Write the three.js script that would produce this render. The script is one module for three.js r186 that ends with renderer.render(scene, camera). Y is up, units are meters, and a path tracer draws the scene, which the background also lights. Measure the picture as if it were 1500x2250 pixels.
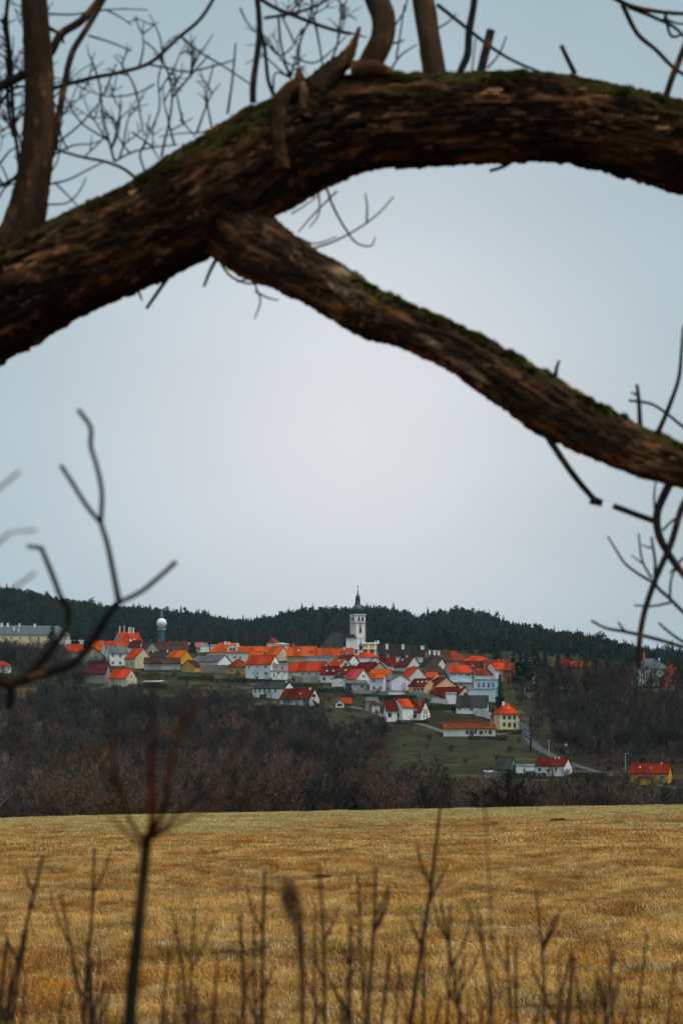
import * as THREE from 'three';
import { mergeGeometries } from 'three/addons/utils/BufferGeometryUtils.js';

// ---------------------------------------------------------------- camera, sky, sun, exposure
const scene = new THREE.Scene();
const FOC = 5293, CX = 750, CY = 1125, PITCH = Math.atan(565 / 5293), CAMY = 1.6;   // the lens, measured on the 1500 x 2250 photograph
const camera = new THREE.PerspectiveCamera(2 * Math.atan(1125 / FOC) * 180 / Math.PI, 682 / 1024, 0.1, 20000);
camera.position.set(0, CAMY, 0);
camera.rotation.set(PITCH, 0, 0);
camera.focus = 900;
camera.userData.fStop = 7;
scene.add(camera);

const clamp = (v, a = 0, b = 1) => Math.min(b, Math.max(a, v));
const lerp = (a, b, t) => a + (b - a) * t;
const smooth = (a, b, v) => { const t = clamp((v - a) / (b - a)); return t * t * (3 - 2 * t); };
function rng(seed) { let s = seed >>> 0; return () => { s = (s + 0x6D2B79F5) >>> 0; let t = s; t = Math.imul(t ^ (t >>> 15), t | 1); t ^= t + Math.imul(t ^ (t >>> 7), t | 61); return ((t ^ (t >>> 14)) >>> 0) / 4294967296; }; }
function hash3(x, y, z) { let h = Math.imul(x, 374761393) ^ Math.imul(y, 668265263) ^ Math.imul(z, 2147483647 - 1274126177); h = Math.imul(h ^ (h >>> 13), 1274126177); return ((h ^ (h >>> 16)) >>> 0) / 4294967296; }
function noise3(x, y, z) {
  const xi = Math.floor(x), yi = Math.floor(y), zi = Math.floor(z), f = (t) => t * t * (3 - 2 * t), u = f(x - xi), v = f(y - yi), w = f(z - zi);
  const c = (a, b, d) => hash3(xi + a, yi + b, zi + d);
  return lerp(lerp(lerp(c(0, 0, 0), c(1, 0, 0), u), lerp(c(0, 1, 0), c(1, 1, 0), u), v), lerp(lerp(c(0, 0, 1), c(1, 0, 1), u), lerp(c(0, 1, 1), c(1, 1, 1), u), v), w);
}
function fbm(x, y, z, n = 4) { let s = 0, a = 0.5, t = 0; for (let i = 0; i < n; i++) { s += a * noise3(x, y, z); t += a; a *= 0.5; x = x * 2.03 + 17.1; y = y * 2.03 + 5.3; z = z * 2.03 + 9.7; } return s / t; }

{ // overcast sky: one grey-blue deck of cloud, thinner and paler low in front
  const W = 1024, H = 512, data = new Float32Array(W * H * 4);
  for (let j = 0; j < H; j++) for (let i = 0; i < W; i++) {
    const el = ((j + 0.5) / H - 0.5) * Math.PI, az = ((i + 0.5) / W - 0.5) * 2 * Math.PI;
    const dx = Math.cos(el) * Math.cos(az), dy = Math.sin(el), dz = Math.cos(el) * Math.sin(az);
    const n = fbm(dx * 5 + 3, dy * 9 + 1, dz * 5 + 7, 5) - 0.5, n2 = fbm(dx * 14 + 9, dy * 30 + 4, dz * 14 + 2, 4) - 0.5;
    const aDeg = (az + Math.PI / 2) * 180 / Math.PI, eDeg = el * 180 / Math.PI;
    const thin = Math.exp(-(((aDeg - 0.4) / 7) ** 2) - (((eDeg - 8.0) / 6.6) ** 2));
    const k = 1 + 0.28 * n + 0.10 * n2 + 0.8 * smooth(0.30, 1, dy), o = (j * W + i) * 4;
    data[o] = 0.283 * k + 0.285 * thin; data[o + 1] = 0.375 * k + 0.215 * thin; data[o + 2] = 0.424 * k + 0.19 * thin; data[o + 3] = 1;
  }
  const t = new THREE.DataTexture(data, W, H, THREE.RGBAFormat, THREE.FloatType);
  t.mapping = THREE.EquirectangularReflectionMapping; t.magFilter = THREE.LinearFilter; t.minFilter = THREE.LinearFilter; t.needsUpdate = true;
  scene.background = t; scene.environment = t;
}
const sun = new THREE.DirectionalLight(new THREE.Color(1, 0.93, 0.84), 1.5);
sun.position.set(620, 1500, 420 - 900); sun.target.position.set(0, 0, -900);
sun.castShadow = true; sun.shadow.radius = 24; sun.shadow.mapSize.set(4096, 4096);
Object.assign(sun.shadow.camera, { left: -900, right: 900, top: 1600, bottom: -1600, near: 10, far: 5000 });
scene.add(sun, sun.target);
const renderer = new THREE.WebGLRenderer({ antialias: true });
renderer.toneMapping = THREE.LinearToneMapping;
renderer.toneMappingExposure = 1.32;
renderer.shadowMap.enabled = true;
scene.fog = new THREE.FogExp2(new THREE.Color(0.74, 0.90, 1.0), 0.000019);

// ---------------------------------------------------------------- helpers
const taken = new Map();
function numbered(n) { const k = taken.get(n) ?? 0; taken.set(n, k + 1); return k ? n + '_' + String(k).padStart(3, '0') : n; }
function tag(o, label, category, group, kind) { o.userData.label = label; if (category) o.userData.category = category; if (group) o.userData.group = group; if (kind) o.userData.kind = kind; return o; }
function mesh(name, geo, mat, parent) { const m = new THREE.Mesh(geo, mat); m.name = parent === scene ? numbered(name) : name; m.castShadow = m.receiveShadow = true; parent.add(m); return m; }
function thing(name, label, category, pos = [0, 0, 0], turn = 0, group) { const g = new THREE.Group(); g.name = numbered(name); g.position.set(...pos); g.rotation.y = turn; scene.add(g); return tag(g, label, category, group); }
const ONES = ['', 'first', 'second', 'third', 'fourth', 'fifth', 'sixth', 'seventh', 'eighth', 'ninth', 'tenth', 'eleventh', 'twelfth', 'thirteenth', 'fourteenth', 'fifteenth', 'sixteenth', 'seventeenth', 'eighteenth', 'nineteenth'], TENS = ['', '', 'twenty', 'thirty', 'forty', 'fifty'];
const ordinal = (n) => n < 20 ? ONES[n] : n % 10 ? TENS[Math.floor(n / 10)] + '-' + ONES[n % 10] : TENS[n / 10].replace(/y$/, 'ieth');
const col = (r, g, b) => new THREE.Color().setRGB(r, g, b);
function std(r, g, b, rough = 0.9, extra = {}) { return new THREE.MeshStandardMaterial({ color: col(r, g, b), roughness: rough, ...extra }); }
// a view ray per metre of depth, and a point on it
function ray(px, py) { const x = (px - CX) / FOC, y = -(py - CY) / FOC, c = Math.cos(PITCH), s = Math.sin(PITCH), d = c - y * s; return [x / d, (y * c + s) / d]; }
const at = (px, py, D) => { const r = ray(px, py); return new THREE.Vector3(r[0] * D, CAMY + r[1] * D, -D); };
function spline(pts, x) { // monotone-ish piecewise smooth
  if (x <= pts[0][0]) return pts[0][1];
  for (let i = 1; i < pts.length; i++) if (x <= pts[i][0]) {
    const [x0, y0] = pts[i - 1], [x1, y1] = pts[i], h = x1 - x0, s = (y1 - y0) / h;
    const sl = (a, b) => { const p = pts[a], q = pts[b]; return p && q ? (q[1] - p[1]) / (q[0] - p[0]) : s; };
    const sp = sl(i - 2, i - 1), sn = sl(i, i + 1), m0 = sp * s <= 0 ? 0 : 2 * sp * s / (sp + s), m1 = sn * s <= 0 ? 0 : 2 * sn * s / (sn + s);
    const t = (x - x0) / h, t2 = t * t, t3 = t2 * t;
    return (2 * t3 - 3 * t2 + 1) * y0 + (t3 - 2 * t2 + t) * h * m0 + (-2 * t3 + 3 * t2) * y1 + (t3 - t2) * h * m1;
  }
  return pts[pts.length - 1][1];
}

// ---------------------------------------------------------------- the lie of the land
const PROFILE = [[300, 1838], [420, 1840], [550, 1802], [680, 1768], [780, 1740], [850, 1708], [930, 1660], [1000, 1612], [1060, 1562], [1120, 1512], [1180, 1485], [1250, 1462], [1320, 1446], [1400, 1435], [1500, 1428], [1700, 1425], [1900, 1420]];
const RIDGE = [[-2500, 1330], [-900, 1275], [0, 1306], [60, 1313], [140, 1331], [300, 1350], [400, 1360], [520, 1378], [600, 1368], [700, 1352], [790, 1347], [880, 1356], [910, 1366], [960, 1356], [1000, 1352], [1060, 1360], [1120, 1382], [1200, 1408], [1300, 1428], [1400, 1446], [1500, 1464], [2200, 1500], [3600, 1440]];
function hillPy(px, D) {
  const p = spline(PROFILE, D) + 48 * smooth(1180, 1480, px) * smooth(1125, 1330, D);
  if (D <= 1900) return p + (D > 600 ? (fbm(px / 160, D / 90, 3.3, 3) - 0.5) * 8 * smooth(600, 760, D) * (1 - smooth(1100, 1200, D)) : 0);
  const r = spline(RIDGE, px) + 13 + (fbm(px / 120, D / 200, 8.8, 3) - 0.5) * 8;
  return D < 2500 ? lerp(1420 + 48 * smooth(1180, 1480, px), r, Math.pow((D - 1900) / 600, 0.85)) : D < 3500 ? lerp(r, 1520, smooth(2500, 3500, D)) : lerp(1520, 1650, smooth(3500, 9000, D));
}
function fieldY(x, D) {
  const xx = clamp(x, -60, 60), k = clamp(D / 145, -0.1, 1.2);
  return -0.0054 * D + 0.02 * xx * k + (fbm(x * 0.35, D * 0.35, 1.5, 3) - 0.5) * 0.10 + (fbm(x * 0.05, D * 0.05, 4.5, 2) - 0.5) * 0.35 * smooth(8, 40, D) - 0.0032 * Math.max(0, D - 126) ** 2;
}
function groundY(x, D) {
  if (D < 150) return fieldY(x, D);
  const px = CX + x / D * FOC, hy = (d) => CAMY + d * ray(CX, hillPy(px, d))[1];
  if (D < 300) { const a = fieldY(x, 150), b = hy(300); return lerp(a, b, Math.pow((D - 150) / 150, 0.8)); }
  return hy(D);
}
function groundD(px, py) { for (let D = 320; D < 2400; D += 1) if (hillPy(px, D) <= py) return D; return 2400; }
const onHill = (px, py) => { const D = groundD(px, py), x = ray(px, py)[0] * D; return new THREE.Vector3(x, groundY(x, D), -D); };

function hillColor(px, D, x) {
  const py = hillPy(px, D), n = fbm(x / 14, D / 14, 2, 4), n2 = fbm(x / 3.5, D / 3.5, 6, 3), w = (n - 0.5) * 40;
  let c = [0.034, 0.025, 0.017];
  const mixIn = (o, t) => { c = c.map((v, i) => lerp(v, o[i], t)); };
  if (D > 1000 && D < 1900) { mixIn([0.024, 0.026, 0.015], 0.9 * smooth(1000, 1080, D)); mixIn([0.058, 0.048, 0.026], smooth(0.52, 0.58, fbm(x / 9 + 3, D / 16, 14, 4)) * 0.8); mixIn([0.036, 0.044, 0.020], smooth(0.54, 0.60, fbm(x / 12 + 33, D / 14, 19, 4)) * 0.8); mixIn([0.10, 0.085, 0.06], smooth(0.63, 0.67, fbm(x / 6 + 13, D / 10, 29, 4)) * 0.7); }
  const meadow = smooth(0, 26, px - 850 + w) * smooth(0, 26, 1190 - px + w) * smooth(0, 12, py - 1608 + w * 0.5) * smooth(0, 14, 1716 - py + w * 0.5);
  mixIn(n2 > 0.52 ? [0.038, 0.041, 0.023] : fbm(x / 7, D / 12, 41, 3) > 0.55 ? [0.052, 0.044, 0.025] : [0.030, 0.033, 0.019], meadow);
  const lowGreen = smooth(0, 30, px - 1215 + w) * smooth(0, 30, 1400 - px + w) * smooth(0, 10, py - 1700 + w * 0.4);
  mixIn([0.030, 0.033, 0.016], lowGreen * 0.9);
  const dirt = smooth(0, 20, 95 - px + w) * smooth(0, 12, py - 1508 + w * 0.4) * smooth(0, 12, 1572 - py + w * 0.4);
  mixIn([0.085, 0.045, 0.022], dirt);
  const straw = smooth(0.56, 0.66, fbm(x / 22 + 40, D / 9, 4, 3)) * smooth(600, 700, D) * (1 - smooth(900, 960, D)) * (1 - lowGreen);
  mixIn([0.11, 0.07, 0.032], straw * 0.6);
  mixIn([0.024, 0.017, 0.0125], smooth(0, 40, px - 1215 + w) * smooth(0, 12, py - 1512 + w * 0.4) * smooth(0, 12, 1690 - py + w * 0.4) * 0.9);
  if (D >= 1900) c = [0.016, 0.02, 0.014];
  return c.map((v) => v * (0.72 + 0.56 * n2));
}
function fieldColor(x, D) { const n = fbm(x / 2.2, D / 2.2, 2, 4), m = fbm(x * 3, D * 3, 5, 3); return [0.15, 0.07, 0.02].map((v, i) => lerp(v, [0.06, 0.03, 0.012][i], smooth(0.4, 0.62, n)) * (0.7 + 0.6 * m)); }
function sheet(name, rows, label, colorAt, mat) {
  const us = []; for (let u = -2.4; u < -0.26; u += 0.06) us.push(u); for (let u = -0.26; u <= 0.26; u += 0.0016) us.push(u); for (let u = 0.30; u < 2.45; u += 0.06) us.push(u);
  const n = us.length, p = new Float32Array(n * rows.length * 3), c = new Float32Array(n * rows.length * 3), idx = [];
  rows.forEach((D, j) => us.forEach((u, i) => {
    const x = u * (D + 20), o = (j * n + i) * 3, k = colorAt(x, D);
    p[o] = x; p[o + 1] = groundY(x, D); p[o + 2] = -D; c[o] = k[0]; c[o + 1] = k[1]; c[o + 2] = k[2];
    if (j && i) { const a = (j - 1) * n + i - 1, b = a + 1, d = j * n + i - 1, e = d + 1; idx.push(a, b, d, b, e, d); }
  }));
  const g = new THREE.BufferGeometry();
  g.setAttribute('position', new THREE.BufferAttribute(p, 3)); g.setAttribute('color', new THREE.BufferAttribute(c, 3)); g.setIndex(idx); g.computeVertexNormals();
  return tag(mesh(name, g, mat, scene), label, 'ground', undefined, 'structure');
}
const groundMat = new THREE.MeshLambertMaterial({ vertexColors: true });
{
  const fr = []; for (let D = -14; D < 8; D += 1) fr.push(D); for (let D = 8; D < 60; D += 0.45) fr.push(D); for (let D = 60; D <= 150; D += 1) fr.push(D);
  sheet('field', fr, 'golden dry grass field in front of the valley', (x, D) => fieldColor(x, D), groundMat);
  const hr = [150]; for (let D = 160; D < 600; D += 10) hr.push(D); for (let D = 600; D < 1420; D += 2.2) hr.push(D); for (let D = 1420; D < 1900; D += 12) hr.push(D); for (let D = 1900; D < 2700; D += 14) hr.push(D); for (let D = 2700; D < 9000; D += 220) hr.push(D);
  sheet('hillside', hr, 'hillside rising from the valley through the town to the forest', (x, D) => hillColor(CX + x / D * FOC, D, x), groundMat);
}
function ribbon(name, pts, width, mat, label, category) { // a way laid on the ground, drawn through points of the photograph
  const P = pts.map(([x, y]) => onHill(x, y)), curve = new THREE.CatmullRomCurve3(P, false, 'centripetal'), N = 90, pos = [], idx = [];
  for (let i = 0; i <= N; i++) {
    const q = curve.getPoint(i / N), t = curve.getTangent(i / N), s = new THREE.Vector3(-t.z, 0, t.x).normalize();
    for (let k = 0; k <= 4; k++) { const w = (k / 4 - 0.5) * width, x = q.x + s.x * w, z = q.z + s.z * w; pos.push(x, groundY(x, -z) + 0.14 + 0.03 * (1 - Math.abs(k - 2) / 2), z); }
    if (i) for (let k = 0; k < 4; k++) { const a = (i - 1) * 5 + k; idx.push(a, a + 1, a + 5, a + 1, a + 6, a + 5); }
  }
  const g = new THREE.BufferGeometry(); g.setAttribute('position', new THREE.Float32BufferAttribute(pos, 3)); g.setIndex(idx); g.computeVertexNormals();
  return tag(mesh(name, g, mat, scene), label, category, undefined, 'structure');
}
const asphalt = std(0.042, 0.045, 0.048, 0.9), gravelMat = std(0.10, 0.082, 0.064, 0.95);
ribbon('road', [[1150, 1588], [1152, 1604], [1160, 1622], [1178, 1642], [1210, 1660], [1262, 1682], [1330, 1702], [1420, 1722], [1540, 1738]], 3.8, asphalt, 'grey road winding down past the cream house to the valley', 'road');
ribbon('lane', [[760, 1552], [800, 1560], [840, 1573], [880, 1583], [930, 1594], [990, 1612], [1050, 1617], [1110, 1612], [1150, 1604]], 3.2, gravelMat, 'narrow pale lane running below the white villa', 'lane');

// ---------------------------------------------------------------- the town
function mottle(seed, lo, hi, s1, s2, streak) { // neutral weathering: multiplies a material's own colour
  const N = 256, d = new Uint8Array(N * N * 4);
  for (let j = 0; j < N; j++) for (let i = 0; i < N; i++) {
    const x = i / N, y = j / N, per = (f) => { const n = (u, v) => fbm(u * f + seed, v * f * streak, seed, 4); return lerp(lerp(n(x, y), n(x - 1, y), x), lerp(n(x, y - 1), n(x - 1, y - 1), x), y); };
    const v = clamp(lerp(lo, hi, 0.6 * smooth(0.3, 0.7, per(s1)) + 0.4 * per(s2)), 0, 1) * 255, o = (j * N + i) * 4;
    d[o] = d[o + 1] = d[o + 2] = v; d[o + 3] = 255;
  }
  const t = new THREE.DataTexture(d, N, N); t.magFilter = THREE.LinearFilter; t.minFilter = THREE.LinearMipmapLinearFilter; t.generateMipmaps = true;
  t.wrapS = t.wrapT = THREE.RepeatWrapping; t.colorSpace = THREE.SRGBColorSpace; t.needsUpdate = true; return t;
}
const roofTex = mottle(3, 0.62, 1.0, 5, 24, 1), wallTex = mottle(11, 0.88, 1.0, 4, 20, 0.6);
roofTex.repeat.set(1 / 11, 1 / 11); wallTex.repeat.set(1 / 13, 1 / 13);
const roofM = {}, wallM = {};
for (const [k, c] of Object.entries({
  orange: [0.68, 0.105, 0.02], red: [0.56, 0.06, 0.018], bright: [0.70, 0.070, 0.018], dred: [0.155, 0.019, 0.012], maroon: [0.12, 0.030, 0.026], brown: [0.105, 0.055, 0.042],
  grey: [0.17, 0.18, 0.175], slate: [0.085, 0.11, 0.12], dark: [0.055, 0.058, 0.052], black: [0.036, 0.034, 0.030], pink: [0.60, 0.080, 0.07], rose: [0.50, 0.16, 0.14], rust: [0.29, 0.052, 0.022], deep: [0.27, 0.027, 0.014], ember: [0.58, 0.085, 0.02], tin: [0.34, 0.38, 0.40], pale: [0.62, 0.64, 0.64], copper: [0.060, 0.095, 0.085]
})) roofM[k] = k === 'tin' || k === 'slate' || k === 'copper' ? new THREE.MeshStandardMaterial({ color: col(...c), roughness: 0.6, map: roofTex }) : new THREE.MeshLambertMaterial({ color: col(...c), map: roofTex });
for (const [k, c] of Object.entries({
  white: [0.90, 0.875, 0.83], cream: [0.70, 0.60, 0.42], yellow: [0.76, 0.50, 0.14], pyellow: [0.74, 0.62, 0.36], ochre: [0.62, 0.38, 0.10], amber: [0.72, 0.36, 0.04], peach: [0.78, 0.48, 0.24], pinkw: [0.72, 0.42, 0.36], lilac: [0.74, 0.68, 0.76], blue: [0.46, 0.68, 0.76],
  sand: [0.46, 0.38, 0.27], stone: [0.34, 0.30, 0.25], greyw: [0.42, 0.41, 0.39], brick: [0.36, 0.12, 0.06], orangeb: [0.52, 0.16, 0.05], wood: [0.16, 0.09, 0.05], green: [0.16, 0.30, 0.22], pblue: [0.60, 0.68, 0.76], glassy: [0.20, 0.30, 0.36], dirty: [0.72, 0.69, 0.63]
})) wallM[k] = new THREE.MeshLambertMaterial({ color: col(...c), map: wallTex });
const frameMat = std(0.72, 0.72, 0.70, 0.6), redFrame = std(0.30, 0.06, 0.04, 0.7), darkFrame = std(0.10, 0.06, 0.04, 0.7), paneMat = std(0.018, 0.024, 0.030, 0.12), metalMat = std(0.45, 0.47, 0.48, 0.45, { metalness: 0.6 }), ironMat = std(0.03, 0.035, 0.035, 0.6);

function fromTris(tris) { // [[a,b,c] of Vector3-like arrays], flat shaded, uv in metres along the face
  const p = [], uv = [];
  for (const t of tris) {
    const [a, b, c] = t, ux = b[0] - a[0], uy = b[1] - a[1], uz = b[2] - a[2], vx = c[0] - a[0], vy = c[1] - a[1], vz = c[2] - a[2];
    const nx = Math.abs(uy * vz - uz * vy), ny = Math.abs(uz * vx - ux * vz), nz = Math.abs(ux * vy - uy * vx);
    for (const q of t) { p.push(...q); uv.push(...(nx > nz ? [q[2], q[1] + (ny > nx ? q[0] : 0)] : [q[0] + 3.3, q[1] + (ny > nz ? q[2] : 0)])); }
  }
  const g = new THREE.BufferGeometry(); g.setAttribute('position', new THREE.Float32BufferAttribute(p, 3)); g.setAttribute('uv', new THREE.Float32BufferAttribute(uv, 2)); g.computeVertexNormals(); return g;
}
const quad = (a, b, c, d) => [[a, b, c], [a, c, d]];
function hexa(v) { // eight corners: bottom 0-3 counter-clockwise from above, top 4-7
  return [...quad(v[3], v[2], v[1], v[0]), ...quad(v[4], v[5], v[6], v[7]), ...quad(v[0], v[1], v[5], v[4]), ...quad(v[1], v[2], v[6], v[5]), ...quad(v[2], v[3], v[7], v[6]), ...quad(v[3], v[0], v[4], v[7])];
}
const boxT = (x0, x1, y0, y1, z0, z1) => hexa([[x0, y0, z1], [x1, y0, z1], [x1, y0, z0], [x0, y0, z0], [x0, y1, z1], [x1, y1, z1], [x1, y1, z0], [x0, y1, z0]]);
const boxG = (...a) => fromTris(boxT(...a));
const winFrame = (() => { const b = []; b.push(...boxT(-0.5, -0.45, -0.5, 0.5, 0, 1), ...boxT(0.45, 0.5, -0.5, 0.5, 0, 1), ...boxT(-0.45, 0.45, 0.45, 0.5, 0, 1), ...boxT(-0.45, 0.45, -0.5, -0.45, 0, 1), ...boxT(-0.025, 0.025, -0.45, 0.45, 0, 0.8), ...boxT(-0.45, -0.025, 0.12, 0.16, 0, 0.8), ...boxT(0.025, 0.45, 0.12, 0.16, 0, 0.8)); return fromTris(b); })();
const winPane = boxG(-0.46, 0.46, -0.46, 0.46, -0.2, 0.35);
const archPane = (() => { const s = new THREE.Shape(); s.moveTo(-0.5, -0.5); s.lineTo(0.5, -0.5); s.lineTo(0.5, 0.2); s.absarc(0, 0.2, 0.5, 0, Math.PI); s.lineTo(-0.5, -0.5); return new THREE.ExtrudeGeometry(s, { depth: 1, bevelEnabled: false, curveSegments: 8 }); })();
function addWindow(parent, x, y, z, w, h, turn, fm = frameMat, name = 'window') {
  const f = mesh(name, winFrame, fm, parent); f.position.set(x, y, z); f.rotation.y = turn; f.scale.set(w * 1.12, h * 1.1, 0.09);
  mesh('pane', winPane, paneMat, f); return f;
}
function gableRoof(L, W, H, R, over = 0.45, th = 0.22) { // two slabs meeting in the ridge, overhanging eaves and gables
  const k = R / (W / 2), l = L / 2 + over * 0.7, e = W / 2 + over, ye = H - over * k, t = [];
  for (const s of [1, -1]) {
    const a = [-l * s, ye, e * s], b = [l * s, ye, e * s], c = [l * s, H + R, 0], d = [-l * s, H + R, 0], up = (q) => [q[0], q[1] + th * Math.sqrt(1 + k * k), q[2]];
    t.push(...hexa([a, b, c, d, up(a), up(b), up(c), up(d)]));
  }
  t.push(...boxT(-l, l, H + R + th * Math.sqrt(1 + k * k) - 0.16, H + R + th * Math.sqrt(1 + k * k) + 0.10, -0.14, 0.14));
  return fromTris(t);
}
function hipRoof(L, W, H, R, over = 0.45, frac = 1) {
  const l = L / 2 + over, e = W / 2 + over, r = Math.max(0.15, L / 2 - W / 2 * frac), y0 = H - 0.05, y1 = H + 0.18, t = [], y = H + R;
  const A = [-l, y1, e], B = [l, y1, e], C = [l, y1, -e], D = [-l, y1, -e], P = [-r, y, 0], Q = [r, y, 0], dn = (q) => [q[0], y0, q[2]];
  t.push(...quad(A, B, Q, P), ...quad(C, D, P, Q), [B, C, Q], [D, A, P], ...quad(dn(D), dn(C), dn(B), dn(A)), ...quad(dn(A), dn(B), B, A), ...quad(dn(B), dn(C), C, B), ...quad(dn(C), dn(D), D, C), ...quad(dn(D), dn(A), A, D));
  return fromTris(t);
}
function gableWall(L, W, H, R, down) {
  const l = L / 2, e = W / 2, y0 = -down, pr = (x) => [[x, y0, e], [x, y0, -e], [x, H, -e], [x, H + R, 0], [x, H, e]], a = pr(l), b = pr(-l), t = [];
  t.push(...quad(a[0], a[1], a[2], a[4]), [a[4], a[2], a[3]], ...quad(b[1], b[0], b[4], b[2]), [b[2], b[4], b[3]]);
  t.push(...quad(b[0], a[0], a[4], b[4]), ...quad(a[1], b[1], b[2], a[2]), ...quad(b[4], a[4], a[3], b[3]), ...quad(a[2], b[2], b[3], a[3]), ...quad(b[1], a[1], a[0], b[0]));
  return fromTris(t);
}
/* one wing of a house, measured on the photograph: xa..xb..xc are the upright edges, yb ground, ye eaves, yr ridge.
   t: R = long side left and gable right, L = mirrored, S = long side to us, F = gable to us; o.roof: gable, hip, flat or mono */
const partGeo = new Map(), keep = (k, f) => { if (!partGeo.has(k)) partGeo.set(k, f()); return partGeo.get(k); };
const CH = keep('chimney', () => fromTris([...boxT(-0.5, 0.5, 0, 0.93, -0.5, 0.5), ...boxT(-0.6, 0.6, 0.93, 1, -0.6, 0.6)]));
function wing(g, origin, D, w) {
  const m = D / FOC, o = w.o ?? {}, { t, xa, xc } = w, xb = w.xb ?? (t === 'L' ? xa : xc), H = (w.yb - w.ye) * m, R = Math.max(0.4, (w.ye - w.yr) * m);
  let th, L, W, c;
  const base = at(t === 'R' ? xb : t === 'L' ? xb : (xa + xc) / 2, w.yb, D); base.sub(origin);
  if (t === 'R' || t === 'L') {
    const gp = (t === 'R' ? xc - xb : xb - xa) * m, fp = (t === 'R' ? xb - xa : xc - xb) * m, s = clamp(gp / (o.depth ?? 9), 0.26, 0.86);
    th = Math.asin(s); W = gp / s; L = fp / Math.cos(th);
    if (t === 'R') th = -th;
    c = new THREE.Vector3((t === 'R' ? 1 : -1) * L / 2, 0, W / 2).applyAxisAngle(new THREE.Vector3(0, 1, 0), th);
  } else if (t === 'S') { th = o.turn ?? 0.1; L = (xc - xa) * m / Math.cos(th); W = o.depth ?? Math.min(10, Math.max(5, L * 0.75)); c = new THREE.Vector3(0, 0, W / 2).applyAxisAngle(new THREE.Vector3(0, 1, 0), th); }
  else { th = -Math.PI / 2 + (o.turn ?? 0); W = (xc - xa) * m; L = o.depth ?? 11; c = new THREE.Vector3(L / 2, 0, 0).applyAxisAngle(new THREE.Vector3(0, 1, 0), th); }
  const b = new THREE.Group(); b.position.set(base.x - c.x, base.y, base.z - c.z); b.rotation.y = th; b.updateMatrix();
  const put = (name, geo, mat, parent = g) => { const q = mesh(name, geo, mat, parent); if (parent === g) q.applyMatrix4(b.matrix); return q; };
  const kind = o.roof ?? 'gable', wm = wallM[w.wall] ?? wallM.white, rm = roofM[w.rf] ?? roofM.red;
  const wallY = kind === 'gable' ? 0 : 0;
  const wall = put('wall', kind === 'gable' ? gableWall(L, W, H, R - 0.02, 3.5) : boxG(-L / 2, L / 2, -3.5, H, -W / 2, W / 2), wm);
  let roof;
  if (kind === 'gable') roof = put('roof', gableRoof(L, W, H, R), rm);
  else if (kind === 'hip') roof = put('roof', hipRoof(L, W, H, R, 0.45, o.hip ?? 1), rm);
  else if (kind === 'flat') roof = put('roof', boxG(-L / 2 - 0.25, L / 2 + 0.25, H, H + Math.max(0.3, R), -W / 2 - 0.25, W / 2 + 0.25), rm);
  else { const e = W / 2 + 0.4, l = L / 2 + 0.3; roof = put('roof', fromTris(hexa([[-l, H, e], [l, H, e], [l, H + R, -e], [-l, H + R, -e], [-l, H + 0.2, e], [l, H + 0.2, e], [l, H + R + 0.2, -e], [-l, H + R + 0.2, -e]])), rm); }
  const roofAt = (z) => kind === 'gable' ? H + R * (1 - Math.abs(z) / (W / 2)) : kind === 'hip' ? H + R * (1 - Math.abs(z) / (W / 2)) : kind === 'mono' ? H + R * (0.5 - z / W) : H;
  // where a photograph point lies on the house: [face, along, height]
  const face = (px, py) => {
    const y = (w.yb - py) * m;
    if (t === 'S') return ['f', -L / 2 + (px - xa) / (xc - xa) * L, y];
    if (t === 'F') return ['g', W / 2 - (px - xa) / (xc - xa) * W, y];
    if (t === 'R') return px <= xb ? ['f', -L / 2 + (px - xa) / (xb - xa) * L, y] : ['g', W / 2 - (px - xb) / (xc - xb) * W, y];
    return px >= xb ? ['f', -L / 2 + (px - xb) / (xc - xb) * L, y] : ['h', W / 2 - (xb - px) / (xb - xa) * W, y];
  };
  const wins = [...(o.w ?? [])];
  if (o.auto) { const [nx, ny] = o.auto, a = t === 'L' ? xb : xa, e = t === 'R' ? xb : xc; for (let i = 0; i < nx; i++) for (let j = 0; j < ny; j++) wins.push([lerp(a, e, (i + 0.5) / nx), lerp(w.ye, w.yb, (j + 0.45) / (ny + 0.15)), 3.6, 5]); }
  if (o.gw) { const a = t === 'L' ? xa : t === 'R' ? xb : xa, e = t === 'L' ? xb : xc; for (let i = 0; i < o.gw; i++) wins.push([lerp(a, e, (i + 0.8) / (o.gw + 0.6)), w.ye + 5, 2.6, 4.6]); }
  for (const [px, py, ww, hh, k] of wins) {
    const [f, s, y] = face(px, py), cosF = f === 'f' ? Math.abs(Math.cos(th)) : Math.abs(Math.sin(th)), W1 = (ww ?? 4) * m / Math.max(0.35, cosF), H1 = (hh ?? 5.5) * m, fm = k === 'd' ? darkFrame : k === 'r' ? redFrame : o.fm ?? frameMat, nm = k === 'door' ? 'door' : 'window';
    const q = f === 'f' ? addWindow(g, s, y, W / 2 + 0.003, W1, H1, 0, fm, nm) : f === 'g' ? addWindow(g, L / 2 + 0.003, y, s, W1, H1, Math.PI / 2, fm, nm) : addWindow(g, -L / 2 - 0.003, y, s, W1, H1, -Math.PI / 2, fm, nm);
    q.updateMatrix(); q.applyMatrix4(b.matrix);
  }
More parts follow.
